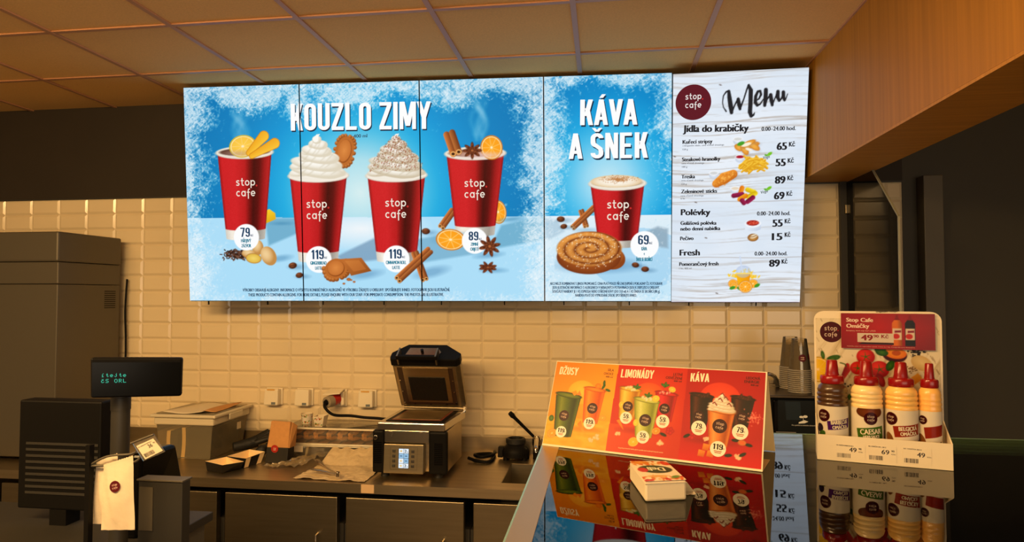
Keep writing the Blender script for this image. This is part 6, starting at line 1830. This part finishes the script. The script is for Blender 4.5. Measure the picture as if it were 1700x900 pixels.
FONT = {'t': '00100 00100 01110 00100 00100 00101 00010', 'e': '00000 00000 01110 10001 11111 10000 01110', 'j': '00010 00000 00110 00010 00010 10010 01100', 'i': '00010 00100 00000 01100 00100 00100 01110',
        'c': '01010 00100 01110 10000 10000 10001 01110', 'S': '01111 10000 10000 01110 00001 00001 11110', 'O': '01110 10001 10001 10001 10001 10001 01110', 'R': '11110 10001 10001 11110 10100 10010 10001', 'L': '10000 10000 10000 10000 10000 10000 11111', ' ': '00000 00000 00000 00000 00000 00000 00000'}
L = []
x0 = 1000 * (np.array((1.511,-2.170,1.573)) - Dq) @ ew
pitch = 1000 * np.linalg.norm(np.array((1.559,-2.128,1.568)) - np.array((1.511,-2.170,1.573))) / 6.0
for row, st, yy in ((0, 'itejte', 1000 * (np.array((1.511,-2.170,1.579)) - Dq) @ uw), (1, 'cS ORL', 1000 * (np.array((1.511,-2.170,1.563)) - Dq) @ uw)):
    for k, ch in enumerate(st):
        for r, line_ in enumerate(FONT[ch].split()):
            for c, on in enumerate(line_):
                if on == '1':
                    d = pitch / 7.2
                    ax, ay = x0 + k * pitch + c * d, yy + (3 - r) * d * 1.0
                    slab(L, [(ax, ay), (ax + d * .82, ay), (ax + d * .82, ay + d * .95), (ax, ay + d * .95)], (70, 214, 176), .4)
dm = plane_map(Dq + nw * .0012, ew, uw)
ink_only('dot_lettering', M_LIT, t, L, lambda x, y, z: dm(x, y, z))
px = np.array((1.513,-2.100,1.435))
MB().cyl((px[0], -2.10, DZ), (px[0], -2.10, Bq[2] + .006), .025, n=24).build('pole', M_DGREY, t, smooth=40)
MB().lathe([(.0265, 0), (.0265, .035), (.025, .036)], (px[0], -2.10, Bq[2] - .032), 24).build('collar', M_DGREY, t, smooth=40)
MB().lathe([(.06, 0), (.06, .008), (.03, .018)], (px[0], -2.10, DZ), 28).build('foot', M_DGREY, t, smooth=40)

t = thing('till_monitor', 'black slatted back of a till monitor behind the display pole', 'monitor', (1.26, -1.9, DZ))
a = np.array((1.287,-1.860,1.455)); b = np.array((1.292,-1.860,1.265))
MB().box(a[0] - .30, a[0], -1.9, -1.84, DZ + .05, a[2]).build('case', M_BLACK, t, bevel=.006)
for k in range(9): MB().box(a[0] - .27, a[0] - .008, -1.9025, -1.9002, DZ + .10 + k * .02, DZ + .108 + k * .02).build('vent_slot', M_DGREY, t)
MB().box(a[0] - .18, a[0] - .12, -1.9, -1.84, DZ, DZ + .051).build('stand', M_BLACK, t)

t = thing('receipt_printer', 'black sloping receipt printer behind the hanging price tag', 'printer', (1.33, -1.86, DZ))
p = [np.array(q) for q in ((1.403,-1.900,1.294), (1.458,-1.760,1.267), (1.497,-1.740,1.083), (1.413,-1.950,1.145))]
zt = p[0][2]
MB().hexa([(p[3][0], -1.98, DZ), (p[2][0] - .02, -1.98, DZ), (p[2][0], -1.74, DZ), (p[3][0], -1.74, DZ)], [(p[0][0], -1.91, zt), (p[1][0] - .02, -1.91, zt), (p[1][0], -1.76, zt), (p[0][0], -1.76, zt)]).build('cover', M_BLACKG, t, bevel=.012, seg=3)
MB().box(p[0][0] + .02, p[1][0] - .02, -1.88, -1.872, zt - .004, zt + .002).build('paper_slot', M_DGREY, t)
t = thing('cash_unit', 'dark grey metal box in front of the receipt printer', 'box', (1.36, -2.06, DZ))
a = np.array((1.521,-2.050,1.248)); b = np.array((1.664,-2.050,1.250))
MB().box(a[0], b[0], -2.03, -1.99, DZ, b[2] - .004).build('body', M_DGREY, t, bevel=.003)
MB().box(a[0] - .004, b[0] + .003, -2.034, -1.985, b[2] - .004, b[2] + .001).build('top_sheet', M_GREYMET, t, bevel=.001)
MB().box(a[0] + .006, a[0] + .05, -2.0335, -2.03, DZ + .05, b[2] - .022).build('front_flap', M_GREYMET, t)

# peg hook with price holder and hanging snack bags
t = thing('peg_hook_rack', 'wire peg hook with a raised label arm on a slim black post', 'hook', (1.44, -2.33, DZ))
YH = -2.33
e1 = [np.array(q) for q in ((1.612,-2.330,1.372), (1.649,-2.330,1.391), (1.679,-2.330,1.398), (1.721,-2.330,1.402), (1.739,-2.330,1.409))]
MB().tube(e1, .0028, n=8, smooth=4).build('label_arm', M_GREYMET, t, smooth=60)
e2 = [np.array(q) for q in ((1.612,-2.330,1.369), (1.683,-2.330,1.374), (1.719,-2.330,1.380), (1.739,-2.330,1.385), (1.751,-2.330,1.397), (1.758,-2.330,1.413))]
MB().tube(e2, .0030, n=8, smooth=4).build('peg', M_GREYMET, t, smooth=60)
MB().box(e1[0][0] - .008, e1[0][0] + .004, YH - .008, YH + .008, DZ, e1[0][2] + .05).build('post', M_BLACK, t)
MB().box(e1[0][0] - .05, e1[0][0] + .05, YH - .05, YH + .05, DZ, DZ + .006).build('foot', M_BLACK, t)
q = [np.array(v) for v in ((1.738,-2.345,1.435), (1.798,-2.345,1.456), (1.828,-2.345,1.415), (1.770,-2.345,1.390))]
t = thing('price_ticket', 'clear holder with a white 36 price ticket tilted on the wire peg hook', 'price label', tuple(q[3]))
MB().prism([q[3], q[2], q[1], q[0]], (0, .0016, 0)).build('holder', M_CLEAR, t)
q2 = [np.array(v) for v in ((1.751,-2.346,1.427), (1.796,-2.346,1.447), (1.823,-2.346,1.418), (1.776,-2.346,1.395))]
MB().prism([q2[3], q2[2], q2[1], q2[0]], (0, .0006, 0)).build('paper', M_WPAPER, t)
MB().tube([np.array(v) for v in ((1.735,-2.345,1.433), (1.766,-2.345,1.445), (1.797,-2.345,1.457))], .0026, n=8).build('clip', M_GREYMET, t)
ex_ = norm(q2[2] - q2[3]); ey_ = norm(q2[0] - q2[3])
wq, hq = np.linalg.norm(q2[2] - q2[3]) * 1000, np.linalg.norm(q2[0] - q2[3]) * 1000
L = []
T(L, 'NC CROISSANT MAXI 60 G', (wq * .05, hq * .82), (wq * .80, hq * .82), hq * .06, (50, 44, 50), .15)
T(L, '36', (wq * .50, hq * .52), (wq * .72, hq * .52), hq * .24, (50, 46, 50), .4); T(L, '90', (wq * .80, hq * .66), (wq * .92, hq * .66), hq * .09, (50, 46, 50), .2)
xx = wq * .08; r3 = np.random.RandomState(9)
while xx < wq * .62:
    w_ = r3.choice([.35, .6, .9]); slab(L, [(xx, hq * .08), (xx + w_, hq * .08), (xx + w_, hq * .34), (xx, hq * .34)], (48, 44, 46), .5); xx += w_ + r3.choice([.35, .6, .8])
nq = np.cross(ex_, ey_)
pmq = plane_map(q2[3] + nq * .0004 * (1 if nq[1] < 0 else -1), ex_, ey_)
ink_only('print', M_PRINT, t, L, lambda x, y, z: pmq(x, y, z * .2))
for k, (a, b, c, d, Y_, lab) in enumerate(((np.array((1.667,-2.352,1.379)), np.array((1.747,-2.352,1.404)), np.array((1.756,-2.352,1.223)), np.array((1.664,-2.352,1.218)), -2.352, 'front white snack bag with dark round mark hanging on the peg'),
                                           (np.array((1.616,-2.315,1.374)), np.array((1.675,-2.315,1.399)), np.array((1.688,-2.315,1.222)), np.array((1.607,-2.315,1.218)), -2.315, 'white snack bag hanging on the peg behind the front bag'))):
    t = thing('snack_bag', lab, 'bag', tuple((a + b) / 2), 'white snack bags hanging on the peg')
    def fn(u, v, a=a, b=b, c=c, d=d, s=-1):
        p = d * (1 - u) * (1 - v) + c * u * (1 - v) + b * u * v + a * (1 - u) * v
        puff = .010 * math.sin(math.pi * u) * math.sin(math.pi * min(1, v * 1.06)) if v < .94 else 0
        zig = .0016 * (1 if int(u * 24) % 2 else 0) if v > .999 else 0
        return (p[0], p[1] + s * puff + .0008 * math.sin(u * 19 + v * 9), p[2] + zig)
    m = MB(); m.grid(fn, 24, 26); m.grid(lambda u, v: fn(u, v, s=1), 24, 26)
    m.build('wrapper', mat('white_film_%s' % ('a', 'b')[k], (222, 206, 180), rough=.35, bump=(30, .3)), t, smooth=60)
    if k == 0:
        L = []
        disc(L, (0, 0), 14, (82, 24, 30), 36, .4); brand(L, (0, 0), 15, (216, 186, 170), 12, z=.7, dot=None)
        lp = np.array((1.708,-2.352,1.330))
        lm2 = plane_map(lp + np.array((0, -.0108, 0)), norm((1, .02, .05)), norm((-.04, .1, 1)))
        ink_only('round_mark', M_PRINT, t, L, lm2)
